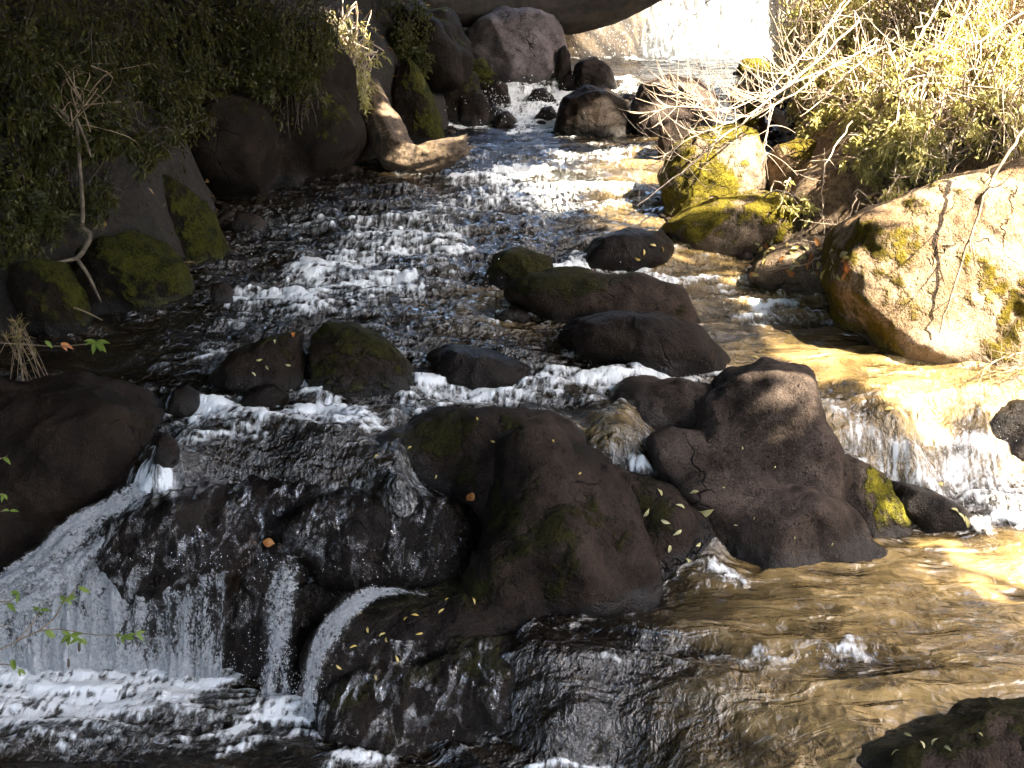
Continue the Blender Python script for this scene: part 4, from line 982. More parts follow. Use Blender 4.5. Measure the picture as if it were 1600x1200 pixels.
for b_, h_, r_2 in (((-6.5, 8.0), 5.5, 2.2), ((-6.2, 11.0), 5.0, 2.2), ((-6.8, 5.0), 6.0, 2.2), ((-5.0, 14.0), 4.0, 2.0)):
    leafy_tree(b_, h_, r_2, 3400, LEAF_CANOPY, "dark leafy tree standing high on the left bank", "trees on the left bank")
for b_, h_, r_2 in (((-4.9, 10.2), 4.6, 2.3), ((-4.6, 12.8), 4.2, 2.3), ((-4.9, 7.6), 5.0, 2.2)):
    leafy_tree(b_, h_, r_2, 4600, LEAF_CANOPY, "dark leafy tree leaning over the left pool", "trees over the left pool", lowest=.62)
for b_, h_, r_2 in (((-5.4, 0.3), 8.0, 2.5), ((2.6, -5.0), 8.5, 2.6), ((-6.8, 2.8), 7.0, 2.4)):  # added out of view to cut skylight on front faces
    leafy_tree(b_, h_, r_2, 5200, LEAF_CANOPY, "unseen leafy tree added behind the viewpoint to block sky fill", "added fill-blocking trees behind the viewpoint", lowest=.15)
for b_, h_, r_2 in (((-6.5, 19.5), 5, 2.2), ((5.5, 21.0), 4.0, 2.0), ((8.0, 18.5), 4.5, 2.2)):
    leafy_tree(b_, h_, r_2, 3000, LEAF_SUN, "leafy tree standing behind the far waterfall", "trees behind the waterfall", lowest=.2)

# ------------------------------------------------------------------ shrubs
def shrub(name, label, cat, base, crowns, n_twigs, per, L, W, leaf_mat, twig_mat, twig_r=.006, group=None, bare=0, seg=10, sag=.15):
    base = np.asarray(base, float)
    root = thing(name, base, label, cat, group)
    tw = MB(); lf = MB()
    for q in range(n_twigs + bare):
        c, r = crowns[RNG.integers(len(crowns))]
        v = RNG.normal(size=3); v /= np.linalg.norm(v); tip = np.asarray(c) + v * r * RNG.uniform(.35, 1.05)
        b0 = base + RNG.normal(size=3) * np.array([.12, .12, .0])
        mid = b0 * .45 + tip * .55 + RNG.normal(size=3) * r * .35 + np.array([0, 0, r * .45])
        path = spline([b0, mid, tip, tip + (tip - mid) * .25 + np.array([0, 0, -sag * r])], seg)
        tw.tube(path, np.linspace(twig_r * 1.5, twig_r * .35, seg), 4)
        if q < n_twigs:
            t0 = RNG.uniform(.45, 1, per) * (seg - 1); k = np.minimum(t0.astype(int), seg - 2); f = (t0 - k)[:, None]
            P = path[k] * (1 - f) + path[k + 1] * f
            P = P + RNG.normal(size=P.shape) * r * .10
            dirs = (path[k + 1] - path[k]); dirs /= np.linalg.norm(dirs, axis=1)[:, None] + 1e-9
            dirs = dirs * .7 + RNG.normal(size=P.shape) * .6 + np.array([0, 0, -.25])
            lf.leaves(P, RNG.uniform(*L, per), RNG.uniform(*W, per), dirs)
    add("twigs", tw.mesh("twigs", True, base), twig_mat, root)
    if n_twigs: add("foliage", lf.mesh("foliage", False, base), leaf_mat, root)
    return root

def base_of(P):
    g = float(ground_z(np.array([P[0]]), np.array([P[1]]))[0])
    return np.array([P[0], P[1], min(g, P[2] - .1)])

def px_shrub(px, py, d, r, label, back=.4, **kw):
    lift = kw.pop("lift", .5)
    ex = kw.pop("extra", [])
    if kw.pop("snap", True):
        d = min(d, float(march(np.array([px]), np.array([py]))[0, 1]) - r * lift)
        ex = [(e[0], e[1], min(e[2], float(march(np.array([e[0]]), np.array([e[1]]))[0, 1]) - e[3] * lift), e[3]) for e in ex]
    c = at_d(px, py, d); b = base_of(c + np.array([kw.pop("dx", 0.0), back, 0]))
    cr = [(c, r)] + [(at_d(*e[:3]), e[3]) for e in ex]
    return shrub(kw.pop("name", "shrub"), label, "shrub", b, cr, **kw)

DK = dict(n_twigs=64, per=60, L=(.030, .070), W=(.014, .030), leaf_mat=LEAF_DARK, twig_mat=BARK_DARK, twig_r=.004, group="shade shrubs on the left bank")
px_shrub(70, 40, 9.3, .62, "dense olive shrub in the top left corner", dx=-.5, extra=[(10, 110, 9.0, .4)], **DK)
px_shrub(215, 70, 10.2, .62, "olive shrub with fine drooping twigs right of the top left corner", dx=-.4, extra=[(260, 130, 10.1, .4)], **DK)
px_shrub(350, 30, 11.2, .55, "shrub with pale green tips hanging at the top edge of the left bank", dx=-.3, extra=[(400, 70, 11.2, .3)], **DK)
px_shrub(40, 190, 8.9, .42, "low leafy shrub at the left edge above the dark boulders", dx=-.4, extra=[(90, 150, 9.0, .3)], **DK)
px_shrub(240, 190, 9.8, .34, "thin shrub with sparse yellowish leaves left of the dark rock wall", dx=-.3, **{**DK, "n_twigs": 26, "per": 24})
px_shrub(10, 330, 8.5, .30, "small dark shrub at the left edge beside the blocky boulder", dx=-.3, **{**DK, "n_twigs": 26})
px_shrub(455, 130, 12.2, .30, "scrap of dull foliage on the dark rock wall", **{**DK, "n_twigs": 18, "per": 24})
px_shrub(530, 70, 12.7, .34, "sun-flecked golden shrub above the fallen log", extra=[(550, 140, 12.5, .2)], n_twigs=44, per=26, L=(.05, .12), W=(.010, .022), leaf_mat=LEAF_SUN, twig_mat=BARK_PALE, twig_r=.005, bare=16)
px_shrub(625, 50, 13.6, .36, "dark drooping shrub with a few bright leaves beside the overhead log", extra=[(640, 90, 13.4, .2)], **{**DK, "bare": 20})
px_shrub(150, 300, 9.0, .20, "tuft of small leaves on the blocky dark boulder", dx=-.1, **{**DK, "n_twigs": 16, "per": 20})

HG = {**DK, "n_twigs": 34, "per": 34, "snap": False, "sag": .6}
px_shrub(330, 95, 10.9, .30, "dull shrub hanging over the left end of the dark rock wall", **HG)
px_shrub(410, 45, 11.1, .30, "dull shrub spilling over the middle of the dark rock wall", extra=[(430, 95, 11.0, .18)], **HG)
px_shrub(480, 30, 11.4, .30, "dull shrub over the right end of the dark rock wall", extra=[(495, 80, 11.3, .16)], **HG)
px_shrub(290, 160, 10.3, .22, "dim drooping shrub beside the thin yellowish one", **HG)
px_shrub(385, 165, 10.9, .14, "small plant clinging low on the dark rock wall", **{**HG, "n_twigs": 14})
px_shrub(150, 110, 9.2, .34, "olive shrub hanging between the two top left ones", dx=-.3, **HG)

px_shrub(165, 215, 9.0, .20, "dim leafy plant behind the forked sapling", **{**DK, "n_twigs": 26, "per": 40})
px_shrub(60, 285, 8.7, .20, "dim leafy plant low at the left edge above the small mossy boulder", **{**DK, "n_twigs": 26, "per": 40})
px_shrub(225, 235, 9.6, .16, "dim leafy plant above the wedge-shaped boulder", **{**DK, "n_twigs": 22, "per": 36})

px_shrub(405, 120, 10.85, .17, "dim leaves trailing down the middle of the dark rock wall", **{**HG, "n_twigs": 22})
px_shrub(470, 115, 11.0, .17, "dim leaves trailing down the right end of the dark rock wall", **{**HG, "n_twigs": 22})

# ferns
def fern(px, py, d, n, Lf, label, lean=(0, -1, 0)):
    c = at_d(px, py, d); root = thing("fern", c, label, "fern", "ferns on the left bank")
    for q in range(n):
        a = RNG.uniform(-1.5, 1.5); dirv = np.array([math.sin(a), -math.cos(a) * .8, 0]) + np.array(lean) * .3
        l = Lf * RNG.uniform(.7, 1.1); t = np.linspace(0, 1, 22)
        P = dirv[None] * (t * l)[:, None] + np.stack([0 * t, 0 * t, l * (.55 * t - .95 * t * t)], 1)
        mb = MB(); mb.tube(P, np.linspace(.004, .001, 22), 4)
        side = np.cross(dirv, (0, 0, 1)); side /= np.linalg.norm(side)
        for sg in (1, -1):
            k = np.arange(3, 22)
            w = l * .26 * np.sin(np.pi * np.clip(t[k] * .9 + .12, 0, 1))
            mb.leaves(P[k], w, np.full(len(k), l * .045), side[None] * sg + dirv[None] * .35 + RNG.normal(size=(len(k), 3)) * .06, fold=.05)
        add("frond", mb.mesh("frond", False), LEAF_FERN, root)
    return root
fern(50, 175, 8.7, 9, .42, "large fern arching from the left edge above the boulders")
fern(105, 232, 8.8, 8, .34, "fern with a bright frond left of the forked sapling")
fern(185, 250, 9.2, 7, .26, "fern on top of the wedge-shaped boulder")
fern(95, 335, 8.5, 8, .30, "dim fern between the left boulders")
fern(30, 300, 8.4, 8, .30, "dim fern at the left edge beside the blocky boulder")
fern(150, 310, 8.8, 7, .26, "dim fern right of the sapling stem")
fern(650, 75, 13.2, 7, .30, "fern with bright green tips beside the overhead log")

# dark rock wall of the left bank
rock("cliff", "dark rock wall behind the left pool", [
   dict(o=[(330,250),(340,150),(380,80),(450,50),(505,60),(535,120),(550,200),(552,262),(480,275),(380,275)], T=.8, dc=11.9, drop=.2, power=3.2, facet=.8, rough=.09),
   dict(o=[(300,270),(310,190),(350,150),(410,170),(430,230),(420,280),(350,290)], T=.5, dc=11.0, drop=.2, power=3, facet=.8, rough=.09),
   dict(o=[(420,265),(430,190),(470,160),(515,190),(535,240),(530,272)], T=.5, dc=11.7, drop=.2, facet=.8, rough=.09)], ROCK_MOSSY, moss=.30, voxel=.03, cat="cliff")
rock("cliff", "dark mossy rock wall left of the grey boulder", [dict(o=[(560,120),(580,40),(640,20),(710,40),(725,90),(715,120),(640,130)], T=.6, dc=13.9, drop=.2, facet=.8, rough=.09), dict(o=[(620,80),(650,30),(700,24),(730,70),(715,110),(650,110)], T=.4, dc=14.2)], ROCK_MOSSY, moss=.35, voxel=.03, cat="cliff")
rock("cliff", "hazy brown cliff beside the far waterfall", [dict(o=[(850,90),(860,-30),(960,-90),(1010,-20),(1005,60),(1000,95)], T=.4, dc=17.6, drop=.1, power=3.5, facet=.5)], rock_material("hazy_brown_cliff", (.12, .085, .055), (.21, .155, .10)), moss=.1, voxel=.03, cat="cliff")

# ------------------------------------------------------------------ right bank: sunlit shrubs and dry twigs
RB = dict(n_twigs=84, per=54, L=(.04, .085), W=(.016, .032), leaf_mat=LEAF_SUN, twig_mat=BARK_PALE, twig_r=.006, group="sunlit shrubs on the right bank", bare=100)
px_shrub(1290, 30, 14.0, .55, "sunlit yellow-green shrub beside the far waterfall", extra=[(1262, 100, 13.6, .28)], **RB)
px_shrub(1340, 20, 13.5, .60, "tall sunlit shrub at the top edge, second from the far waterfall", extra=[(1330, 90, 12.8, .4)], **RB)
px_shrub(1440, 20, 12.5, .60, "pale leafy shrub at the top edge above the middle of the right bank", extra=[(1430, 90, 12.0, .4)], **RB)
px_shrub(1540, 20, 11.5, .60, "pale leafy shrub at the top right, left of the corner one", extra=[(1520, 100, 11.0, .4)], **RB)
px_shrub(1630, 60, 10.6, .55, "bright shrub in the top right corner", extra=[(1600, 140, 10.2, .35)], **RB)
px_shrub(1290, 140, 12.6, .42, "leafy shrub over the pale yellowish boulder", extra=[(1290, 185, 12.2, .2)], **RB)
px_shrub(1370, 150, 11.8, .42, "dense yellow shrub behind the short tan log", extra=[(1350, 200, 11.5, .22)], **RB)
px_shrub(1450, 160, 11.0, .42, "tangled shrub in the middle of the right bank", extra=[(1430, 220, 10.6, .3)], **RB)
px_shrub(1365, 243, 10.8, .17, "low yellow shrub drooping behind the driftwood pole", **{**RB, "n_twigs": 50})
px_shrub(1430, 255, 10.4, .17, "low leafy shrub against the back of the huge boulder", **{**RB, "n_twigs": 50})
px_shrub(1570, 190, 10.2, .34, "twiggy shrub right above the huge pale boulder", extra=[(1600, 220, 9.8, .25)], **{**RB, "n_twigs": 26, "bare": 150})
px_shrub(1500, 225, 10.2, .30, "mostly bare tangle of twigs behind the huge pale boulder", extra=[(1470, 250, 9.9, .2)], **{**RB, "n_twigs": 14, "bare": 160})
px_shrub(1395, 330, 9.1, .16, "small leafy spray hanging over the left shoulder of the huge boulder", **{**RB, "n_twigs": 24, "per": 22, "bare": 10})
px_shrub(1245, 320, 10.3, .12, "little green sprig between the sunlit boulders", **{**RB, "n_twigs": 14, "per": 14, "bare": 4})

def branch(name, label, mains, mat, tw_n=40, tw_len=(.15, .5), up=.0, seed=1, cat="branch", r0=.012, leaves=None):
    r = np.random.default_rng(seed)
    P0 = at_d(*mains[0][0]); root = thing(name, P0, label, cat)
    mb = MB()
    for m in mains:
        P = spline([at_d(*q) for q in m], 26); P += r.normal(size=P.shape) * .006
        mb.tube(P, np.linspace(r0, r0 * .4, len(P)), 6)
        for q in range(tw_n):
            k = r.integers(6, 25); b = P[k]; L = r.uniform(*tw_len)
            T = P[min(k + 1, 25)] - P[k - 1]; T /= np.linalg.norm(T)
            d = T * r.uniform(.2, 1.0) + r.normal(size=3) * .55; d /= np.linalg.norm(d)
            c = np.array([0, 0, r.uniform(-.4, .9) + up]) * L * .5
            t = np.linspace(0, 1, 9)[:, None]
            tw = b + d * L * t + c * t * t
            mb.tube(tw, np.linspace(r0 * .42, r0 * .16, 9), 4)
            if r.uniform() < .5:
                j = r.integers(3, 8); d2 = d + r.normal(size=3) * .6
                mb.tube(tw[j] + d2 * L * .45 * t + np.array([0, 0, .1]) * t * t, np.linspace(r0 * .3, r0 * .13, 9), 4)
    add("twigs", mb.mesh("twigs", True, P0), mat, root)
    return root
branch("bare_branch", "sprawling pale bare branches reaching over the stream from the right bank", [
   [(1345,-20,11.0),(1290,45,10.9),(1235,105,10.7),(1190,150,10.5),(1120,172,10.3),(1060,166,10.2),(1000,182,10.2)],
   [(1330,95,10.9),(1260,120,10.7),(1200,148,10.5),(1130,160,10.4),(1080,150,10.3),(1020,130,10.3)],
   [(1370,70,10.8),(1290,110,10.6),(1210,165,10.3),(1130,195,10.1),(1080,215,10.0),(1030,250,9.9)]], BARK_PALE, 56, (.12, .50), .3, 5, r0=.0085)
branch("bare_branch", "long straight pale branch slanting down in front of the moss-capped boulder", [[(1345,30,10.4),(1260,110,10.2),(1190,165,9.9),(1110,230,9.6),(1050,280,9.4),(995,322,9.2)]], BARK_PALE, 12, (.1, .4), -.3, 8, r0=.010)
branch("bare_branch", "thin pale twigs hanging down to the flat mossy slab", [[(1205,140,10.0),(1200,200,9.9),(1190,260,9.8)], [(1330,190,9.8),(1290,260,9.6),(1285,330,9.5),(1295,395,9.4)]], BARK_PALE, 8, (.1, .3), -.5, 9, r0=.007)
branch("bare_branch", "leaning branch in front of the huge boulder, pale above and dark below", [[(1625,160,8.0),(1585,225,7.9),(1545,290,7.8),(1515,370,7.72),(1490,450,7.66),(1468,520,7.62)]], BARK_TAN, 5, (.08, .25), -.2, 12, r0=.013)
branch("bare_branch", "pale dry stems arching through the shrubs at the top right", [[(1600,20,10.0),(1520,70,10.0),(1440,110,10.1),(1370,170,10.1)], [(1480,-20,10.6),(1430,70,10.4),(1400,150,10.2),(1390,230,10.1)], [(1620,110,9.5),(1540,150,9.6),(1460,170,9.7),(1380,200,9.8)]], BARK_PALE, 40, (.12, .45), .1, 31)
branch("bare_branch", "pale dry stems crossing low behind the huge boulder", [[(1620,150,9.3),(1560,200,9.3),(1500,240,9.3),(1430,275,9.3)], [(1560,110,9.6),(1530,190,9.5),(1520,260,9.4)], [(1420,140,9.9),(1460,200,9.7),(1490,270,9.5)]], BARK_PALE, 44, (.10, .40), .1, 33)
branch("bare_branch", "pale dry stems hanging beside the far waterfall", [[(1330,-20,11.6),(1290,50,11.5),(1265,120,11.4)], [(1260,-20,12.0),(1240,60,11.9),(1235,130,11.8)], [(1400,60,11.0),(1330,110,11.0),(1275,165,11.0)]], BARK_PALE, 30, (.12, .45), .1, 35)
branch("dark_twig", "thin dark twig hanging against the far waterfall", [[(1125,-20,12.0),(1095,15,12.0),(1060,40,12.0),(1047,65,12.0)]], BARK_DARK, 4, (.1, .25), -.4, 14, r0=.006)
branch("root_tangle", "tangle of dry roots at the foot of the huge boulder", [[(1640,535,7.5),(1600,548,7.45),(1560,562,7.4),(1535,578,7.35)], [(1650,560,7.5),(1610,570,7.4),(1570,585,7.35)]], BARK_TAN, 26, (.06, .2), -.2, 15, r0=.007, cat="roots")
branch("bare_branch", "crossed dry twigs over the leaf-littered shelf", [[(1345,330,9.0),(1310,370,8.95),(1280,400,8.9),(1240,420,8.9)], [(1340,300,9.0),(1322,370,8.9),(1335,430,8.8)]], BARK_PALE, 18, (.1, .35), -.2, 16, r0=.006)

# forked sapling on the left bank
sap = thing("sapling", at_d(125, 470, 8.25), "slender forked sapling with pale lower stem above the left boulders", "sapling")
so = np.array(sap.location)
mb = MB()
mb.tube(spline([at_d(*p) for p in ((120,188,8.5),(124,250,8.45),(129,320,8.4),(128,360,8.35))], 24), np.linspace(.010, .016, 24), 7)
mb.tube(spline([at_d(*p) for p in ((128,356,8.35),(141,368,8.32),(130,392,8.3),(120,404,8.28))], 18), np.linspace(.019, .017, 18), 7)
mb.tube(spline([at_d(*p) for p in ((120,404,8.28),(100,408,8.25),(76,414,8.22))], 10), np.linspace(.014, .009, 10), 6)
mb.tube(spline([at_d(*p) for p in ((120,404,8.28),(138,430,8.24),(150,455,8.2),(158,472,8.18))], 12), np.linspace(.014, .006, 12), 6)
mb.tube(spline([at_d(*p) for p in ((120,186,8.5),(134,220,8.45),(142,245,8.42))], 10), np.linspace(.011, .006, 10), 6)
mb.tube(spline([at_d(*p) for p in ((108,186,8.5),(85,165,8.55),(60,144,8.6))], 10), np.linspace(.012, .015, 10), 6)
add("stem", mb.mesh("stem", True, so), bark_material("pale_grey_stem", (.05, .036, .022), (.15, .112, .075), 20), sap)
tw = MB(); lf = MB(); rr_ = np.random.default_rng(4)
for q in range(16):
    b = at_d(118 + rr_.normal() * 14, 186 + rr_.uniform(-30, 50), 8.5); e = at_d(118 + rr_.uniform(-60, 130), 186 + rr_.uniform(-100, 60), 8.5 + rr_.uniform(-.3, .3))
    p = spline([b, b * .6 + e * .4 + np.array([rr_.normal() * .08, 0, .05 + .12 * rr_.uniform()]), b * .25 + e * .75 + np.array([rr_.normal() * .05, 0, .08]), e], 12); tw.tube(p, np.linspace(.005, .0015, 12), 4)
    k = rr_.integers(6, 12, 9); lf.leaves(p[k] + rr_.normal(size=(9, 3)) * .02, rr_.uniform(.03, .065, 9), rr_.uniform(.014, .024, 9), rr_.normal(size=(9, 3)) * .6 + np.array([.2, -.2, -.5]))
add("twigs", tw.mesh("twigs", True, so), BARK_TAN, sap); add("foliage", lf.mesh("foliage", False, so), LEAF_DARK, sap)
st = MB(); st.tube(spline([at_d(*p) for p in ((5,380,8.6),(45,408,8.4),(70,440,8.2),(75,475,8.1),(120,482,8.0),(160,500,7.95))], 30), np.linspace(.011, .004, 30), 6)
o = add("stick", st.mesh("stick"), BARK_TAN); tag(o, "thin curved stick trailing from the small mossy boulder to the water", "stick")

# sprigs with single leaves
def sprig(name, label, stems, leaves, cat="sprig", lm=LEAF_LIME, r=.003, Ls=(.05, .08), extra=None):
    P0 = at_d(*stems[0][0]); root = thing(name, P0, label, cat)
    mb = MB()
    for s_ in stems: p = spline([at_d(*q) for q in s_], 16); mb.tube(p, np.linspace(r, r * .4, 16), 5)
    add("stem", mb.mesh("stem", True, P0), BARK_TAN, root)
    g = np.random.default_rng(21)
    for (px, py, d, n, m) in leaves:
        for q in range(n):
            a = g.uniform(0, 2 * math.pi) if n > 2 else g.uniform(-.8, .2)
            D = math.cos(a) * RIGHT + math.sin(a) * .6 * UP + g.normal(size=3) * .35 + np.array([0, 0, -.3])
            lb = MB(); L = g.uniform(*Ls)
            p = at_d(px, py, d); D = D / np.linalg.norm(D)
            S = np.cross(D, [0, -.5, 1]); S /= np.linalg.norm(S); N = np.cross(S, D)
            t = np.linspace(0, 1, 7); w = np.sin(np.pi * t ** .8) * L * .19
            mid = p + D * (t * L)[:, None] - N * (L * .18 * t * t)[:, None]
            V = np.concatenate([mid, mid + S * w[:, None] + N * (w * .35)[:, None], mid - S * w[:, None] + N * (w * .35)[:, None]])
            k = np.arange(6); F = np.concatenate([np.stack([k, k + 1, k + 8, k + 7], 1), np.stack([k + 1, k, k + 14, k + 15], 1)])
            lb.put(V, F); add("leaf", lb.mesh("leaf", True, P0), m or lm, root)
    return root
sprig("leafy_twig", "leafy twig poking in from the lower left in front of the falls", [
   [(-30,1030,4.4),(30,1000,4.38),(65,985,4.36),(100,984,4.34),(150,992,4.32),(215,991,4.3)], [(62,985,4.36),(85,965,4.36),(100,940,4.36),(122,916,4.38)], [(25,1002,4.38),(50,975,4.4),(62,955,4.4)], [(-20,1040,4.4),(10,1038,4.38),(35,1048,4.36)], [(-20,935,4.5),(10,940,4.48),(35,928,4.46)], [(-20,985,4.45),(15,975,4.45)]],
   [(12,942,4.48,4,None),(30,926,4.46,4,None),(62,953,4.4,4,None),(104,940,4.36,5,None),(122,918,4.38,2,None),(110,992,4.34,6,None),(125,998,4.33,4,None),(190,994,4.3,5,None),(212,990,4.3,3,None),(20,1030,4.37,3,None),(30,1045,4.36,2,None),(70,984,4.36,2,None)], lm=LEAF_LIME, r=.0035, Ls=(.03, .055), cat="twig")
for (a, b) in (((108, 1008), (107, 1040)), ((122, 1004), (124, 1015))):
    cb = MB(); cb.tube(np.array([at_d(a[0], a[1], 4.33), at_d(b[0], b[1] - 12, 4.33), at_d(b[0], b[1] - 10, 4.33), at_d(b[0], b[1], 4.33), at_d(b[0], b[1] + 4, 4.33)]), np.array([.0006, .0006, .005, .006, .001]), 7)
    o = add("hanging_catkin", cb.mesh("hanging_catkin"), BARK_DARK)
    tag(o, "dark catkin dangling on a long thread from the leafy twig" if a[0] < 115 else "dark catkin hanging close under the leafy twig", "catkin")
sprig("leafy_twig", "low twig with a green leaf cluster and one red leaf at the left pool", [[(-20,535,7.3),(40,538,7.25),(85,541,7.2),(130,538,7.15),(150,534,7.1)]], [(150,534,7.1,9,None),(95,536,7.2,2,LEAF_RUST),(70,532,7.2,2,None)], Ls=(.06, .10), r=.004, cat="twig")
px_shrub(28, 525, 7.35, .075, "dry straw-coloured tuft on the flat-topped left ledge", back=.05, name="dry_tuft", snap=False, n_twigs=14, per=10, L=(.03, .07), W=(.006, .012), leaf_mat=leaf_material("straw", (.12, .09, .03), (.24, .18, .07)), twig_mat=BARK_TAN, twig_r=.002, bare=6)
sprig("leafy_twig", "small green sprig at the left edge below the dry tuft", [[(-20,725,6.0),(5,715,6.0),(12,712,6.0)], [(-20,770,6.0),(8,772,6.0)], [(-15,800,5.9),(15,798,5.9)]], [(6,714,6.0,3,None),(6,772,6.0,4,None),(15,798,5.9,3,None)], Ls=(.03, .06), cat="twig", r=.003)

# ------------------------------------------------------------------ fallen leaves, laid on whatever surface is there
bpy.context.view_layer.update()
DG = bpy.context.evaluated_depsgraph_get()
def hit(px, py):
    d = Vector(ray(px, py)).normalized(); o = Vector(CAM)
    for _ in range(12):
        ok, loc, nrm, _i, ob, _m = scene.ray_cast(DG, o, d)
        if not ok: return None
        r = ob
        while r.parent: r = r.parent
        if r.name.split('.')[0] in ("boulder", "rock", "rock_ledge", "stone", "stream_water", "ground"): return np.array(loc), np.array(nrm), r
        o = loc + d * .01
    return None
_leafmesh = {}
def fallen_leaf(px, py, mat, label, group, L=.05, wide=.42):
    h = hit(px, py)
    if h is None: return
    P, N, _ = h
    key = (mat.name, round(wide, 2))
    if key not in _leafmesh:
        t = np.linspace(0, 1, 8); w = np.sin(np.pi * t ** .85) * wide * .5
        mid = np.stack([t - .5, 0 * t, .10 * np.sin(t * 4)], 1)
        V = np.concatenate([mid, mid + np.stack([0 * t, w, .45 * w], 1), mid + np.stack([0 * t, -w, .45 * w], 1)])
        k = np.arange(7); F = np.concatenate([np.stack([k, k + 1, k + 9, k + 8], 1), np.stack([k + 1, k, k + 16, k + 17], 1)])
        _leafmesh[key] = mesh_np("fallen_leaf", V, F); _leafmesh[key].materials.append(mat)
    o = bpy.data.objects.new("fallen_leaf", _leafmesh[key]); COL.objects.link(o)
    N = N + RNG.normal(size=3) * .25
    q = Vector(N).to_track_quat('Z', 'Y'); e = Matrix.Rotation(RNG.uniform(0, 6.28), 4, 'Z')
    o.matrix_world = Matrix.Translation(Vector(P + N / np.linalg.norm(N) * .006)) @ q.to_matrix().to_4x4() @ e @ Matrix.Scale(L, 4)
    tag(o, label, "leaf", group)
G_, R__, O_ = LEAF_GOLD, LEAF_RUST, LEAF_OLIVE
fallen_leaf(735, 775, R__, "orange-brown leaf in the wet notch of the midstream rock", None, .07, .7)
fallen_leaf(420, 848, R__, "orange leaf stuck on the black soaked ledge above the centre strand", None, .07, .7)
fallen_leaf(458, 524, R__, "upright orange leaf on top of the flat dark rock", None, .06)
fallen_leaf(1102, 797, O_, "large pale leaf at the foot of the tall brown boulder", None, .10, .55)
for px, py in ((588,714),(640,700),(680,745),(865,690),(745,655),(905,740),(770,690)): fallen_leaf(px, py, G_, "tiny yellow leaf lying on the broad midstream rock", "leaves on the midstream rock", .028)
for px, py in ((1045,857),(1030,770),(1058,832),(1075,875),(1085,770),(1062,792),(1040,815),(1010,800),(1090,850)): fallen_leaf(px, py, O_, "pale leaf on the wet slab between the two middle rocks", "leaves on the wet slab", .055, .35)
for px, py in ((635,968),(648,962),(575,985),(700,938),(552,1012),(530,1042),(598,992),(620,1030),(690,955),(560,960),(740,940),(588,1060),(605,1000),(655,990)): fallen_leaf(px, py, G_, "small yellowish leaf on the mossy foreground ledge", "leaves on the foreground ledge", .04, .3)
for px, py in ((418,574),(405,562),(450,570),(430,535),(395,585)): fallen_leaf(px, py, O_, "small tan leaf on the flat dark rock", "leaves on the flat dark rock", .04, .35)
for px, py in ((1020,384),(1005,394),(996,404),(1034,390)): fallen_leaf(px, py, G_, "yellow leaf on the wet rock upstream of the long midstream rock", "leaves on the upstream wet rock", .05, .4)
for px, py in ((1230,520),(1256,478),(1180,560),(1468,757),(1435,650),(1390,640)): fallen_leaf(px, py, G_, "yellow leaf floating on the right side of the stream", "leaves on the right water", .06)
for px, py in ((1500,808),(1492,800),(1510,815)): fallen_leaf(px, py, O_, "curled tan leaf on the low wet rock bar", "leaves on the rock bar", .08, .3)
for px, py in ((1420,1150),(1462,1160),(1440,1166),(1482,1171),(1400,1178),(1530,1150)): fallen_leaf(px, py, O_, "scrap of pale leaf on the bottom right rock", "leaves on the bottom right rock", .05, .3)
for q in range(46):
    fallen_leaf(RNG.uniform(1170, 1330), RNG.uniform(378, 436), (G_, R__, O_)[q % 3], ("yellow", "orange-brown", "pale tan")[q % 3] + " dead leaf in the litter on the low shelf", ("yellow", "orange-brown", "pale tan")[q % 3] + " leaves on the low shelf", RNG.uniform(.05, .09), .4)
for px, py in ((1215,640),(1160,700),(1210,730),(1130,760),(1180,810),(1240,840),(1300,850),(1110,690),(1150,820)): fallen_leaf(px, py, O_, "tiny leaf scrap on the tall brown boulder", "leaf scraps on the tall boulder", .022, .35)

# ------------------------------------------------------------------ thin water running over the soaked ledges
bpy.context.view_layer.update(); DG = bpy.context.evaluated_depsgraph_get()
def film(label, x0, x1, y0, y1, step, only, density, seed):
    us = np.arange(x0, x1 + 1, step); vs = np.arange(y0, y1 + 1, step)
    idx_ = -np.ones((len(us), len(vs)), int); V = []; UVs = []; D = []
    for i, u in enumerate(us):
        for j, v in enumerate(vs):
            d = Vector(ray(u, v)).normalized()
            ok, loc, nrm, _i, ob, _m = scene.ray_cast(DG, Vector(CAM), d)
            if ok and ob.name in only:
                n = np.array(nrm); P = np.array(loc) + n * .010
                idx_[i, j] = len(V); V.append(P); UVs.append((P[0] - .25 * P[2], P[2] * 1.2 + P[1] * .6)); D.append(density((u - x0) / (x1 - x0), (v - y0) / (y1 - y0), n))
    V = np.array(V); UVs = np.array(UVs)
    Q = np.stack([idx_[:-1, :-1], idx_[1:, :-1], idx_[1:, 1:], idx_[:-1, 1:]], -1).reshape(-1, 4); Q = Q[(Q >= 0).all(1)]
    E = np.linalg.norm(V[Q] - V[np.roll(Q, 1, 1)], axis=2).max(1); Q = Q[E < .12]
    dn = np.array(D) + .30 * fbm(np.stack([UVs[:, 0] * 5, UVs[:, 1] * 1.6, np.full(len(V), seed)], 1), 3)
    me = mesh_np("water_film", V, Q, True, {"foam": dn}); uvl = me.uv_layers.new(name="UVMap")
    uvl.data.foreach_set("uv", UVs[Q.ravel()].astype(np.float32).ravel())
    return tag(add("water_film", me, FILM), label, "water film")
names = {o.name for o in bpy.data.objects if o.name.split('.')[0] == "rock_ledge"}
led = sorted(names)
film("broken film of water running over the soaked left ledge", 150, 750, 700, 1000, 5, {led[0]}, lambda a, b, n: .16 - .10 * b + .10 * (n[2] > .6), 3.0)
film("dark trickles of water over the front of the foreground ledge", 500, 980, 1000, 1205, 5, {led[1]}, lambda a, b, n: -.02 + .22 * max(0, a - .25) + .12 * b, 5.0)

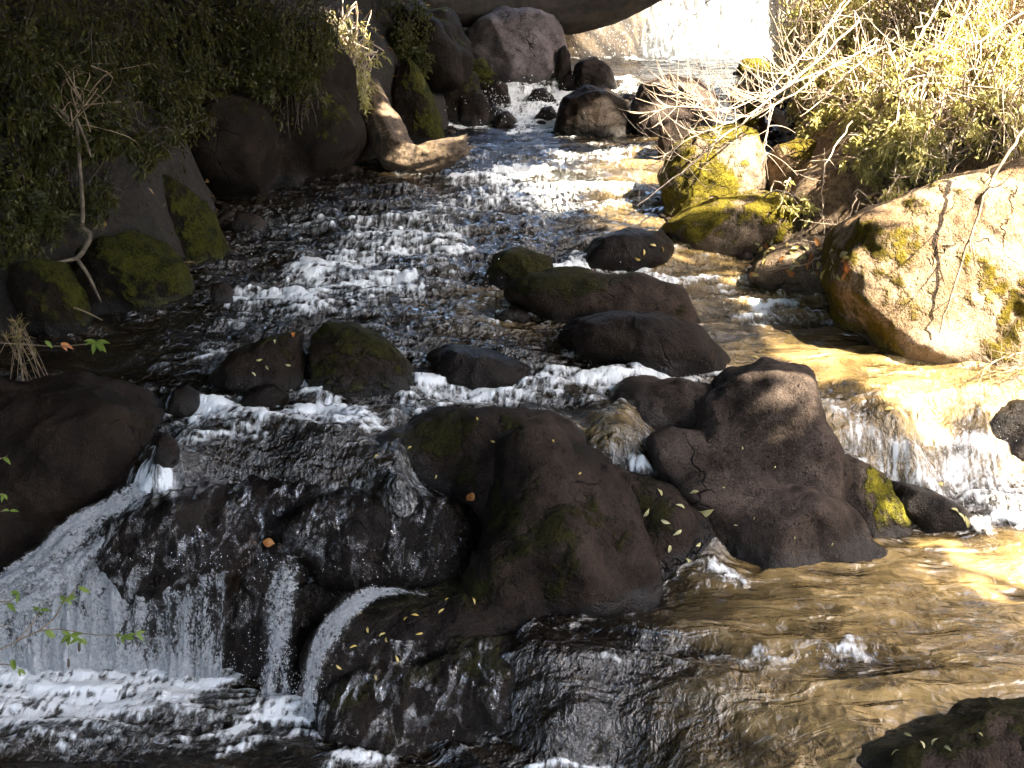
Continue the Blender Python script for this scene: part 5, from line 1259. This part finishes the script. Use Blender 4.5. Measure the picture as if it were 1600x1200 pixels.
# ------------------------------------------------------------------ gravel and dead leaves along the banks
gv, gf = ico(2)
PV, PF, cnt = [], [], 0
rg_ = np.random.default_rng(77)
wl2 = np.concatenate(WATERLINE); wl2 = wl2[rg_.integers(0, len(wl2), 420)]
ey = rg_.uniform(6.5, 16, 520); sd = rg_.uniform(size=520) < .5
ex_ = np.where(sd, np.interp(ey, LEFT_Y, LEFT_X) + rg_.normal(0, .12, 520), np.interp(ey, RIGHT_Y, RIGHT_X) + rg_.normal(.05, .16, 520))
wl2 = wl2[wl2[:, 1] > 8.0]
cand = np.concatenate([wl2 + rg_.normal(0, .05, wl2.shape), np.stack([ex_, ey], 1)])
zc = np.maximum(water_z(cand[:, 0], cand[:, 1]), ground_z(cand[:, 0], cand[:, 1]))
okp = zc - water_z(cand[:, 0], cand[:, 1]) < .35
for (a, b), c in zip(cand[okp], zc[okp]):
    r0 = rg_.uniform(.012, .045) * (1 + .04 * (b - 6)); q = rg_.uniform(.6, 1.2, 3) * np.array([1, 1, .6])
    V = gv * (1 + .22 * perlin(gv * 1.6 + rg_.uniform(0, 60, 3)))[:, None] * r0 * q
    an = rg_.uniform(0, 6.3); V = np.stack([V[:, 0] * math.cos(an) - V[:, 1] * math.sin(an), V[:, 0] * math.sin(an) + V[:, 1] * math.cos(an), V[:, 2]], 1)
    PV.append(V + np.array([a, b, c + r0 * .1])); PF.append(gf + cnt); cnt += len(gv)
PV = np.concatenate(PV); PF = np.concatenate(PF)
gr = add("gravel", mesh_np("gravel", PV, PF, True, {"wet": np.full(len(PV), .5), "moss": np.full(len(PV), -.2)}), ROCK_BROWN)
tag(gr, "small wet gravel along the water edges", "gravel", kind="stuff")
lx_ = rg_.uniform(-5, 5.5, 5200); ly_ = rg_.uniform(7, 17, 5200)
on = (lx_ < np.interp(ly_, LEFT_Y, LEFT_X)) | (lx_ > np.interp(ly_, RIGHT_Y, RIGHT_X) + .05)
lx_, ly_ = lx_[on], ly_[on]; lz_ = ground_z(lx_, ly_) + .015
ll = MB(); ll.leaves(np.stack([lx_, ly_, lz_], 1), rg_.uniform(.04, .09, len(lx_)), rg_.uniform(.02, .04, len(lx_)), rg_.normal(size=(len(lx_), 3)) * np.array([1, 1, .25]))
o = add("leaf_litter", ll.mesh("leaf_litter", False), leaf_material("dead_leaves", (.09, .05, .02), (.24, .15, .06), (.32, .22, .08), scale=9, trans=.1))
tag(o, "dead leaves strewn over both banks", "leaf litter", kind="stuff")
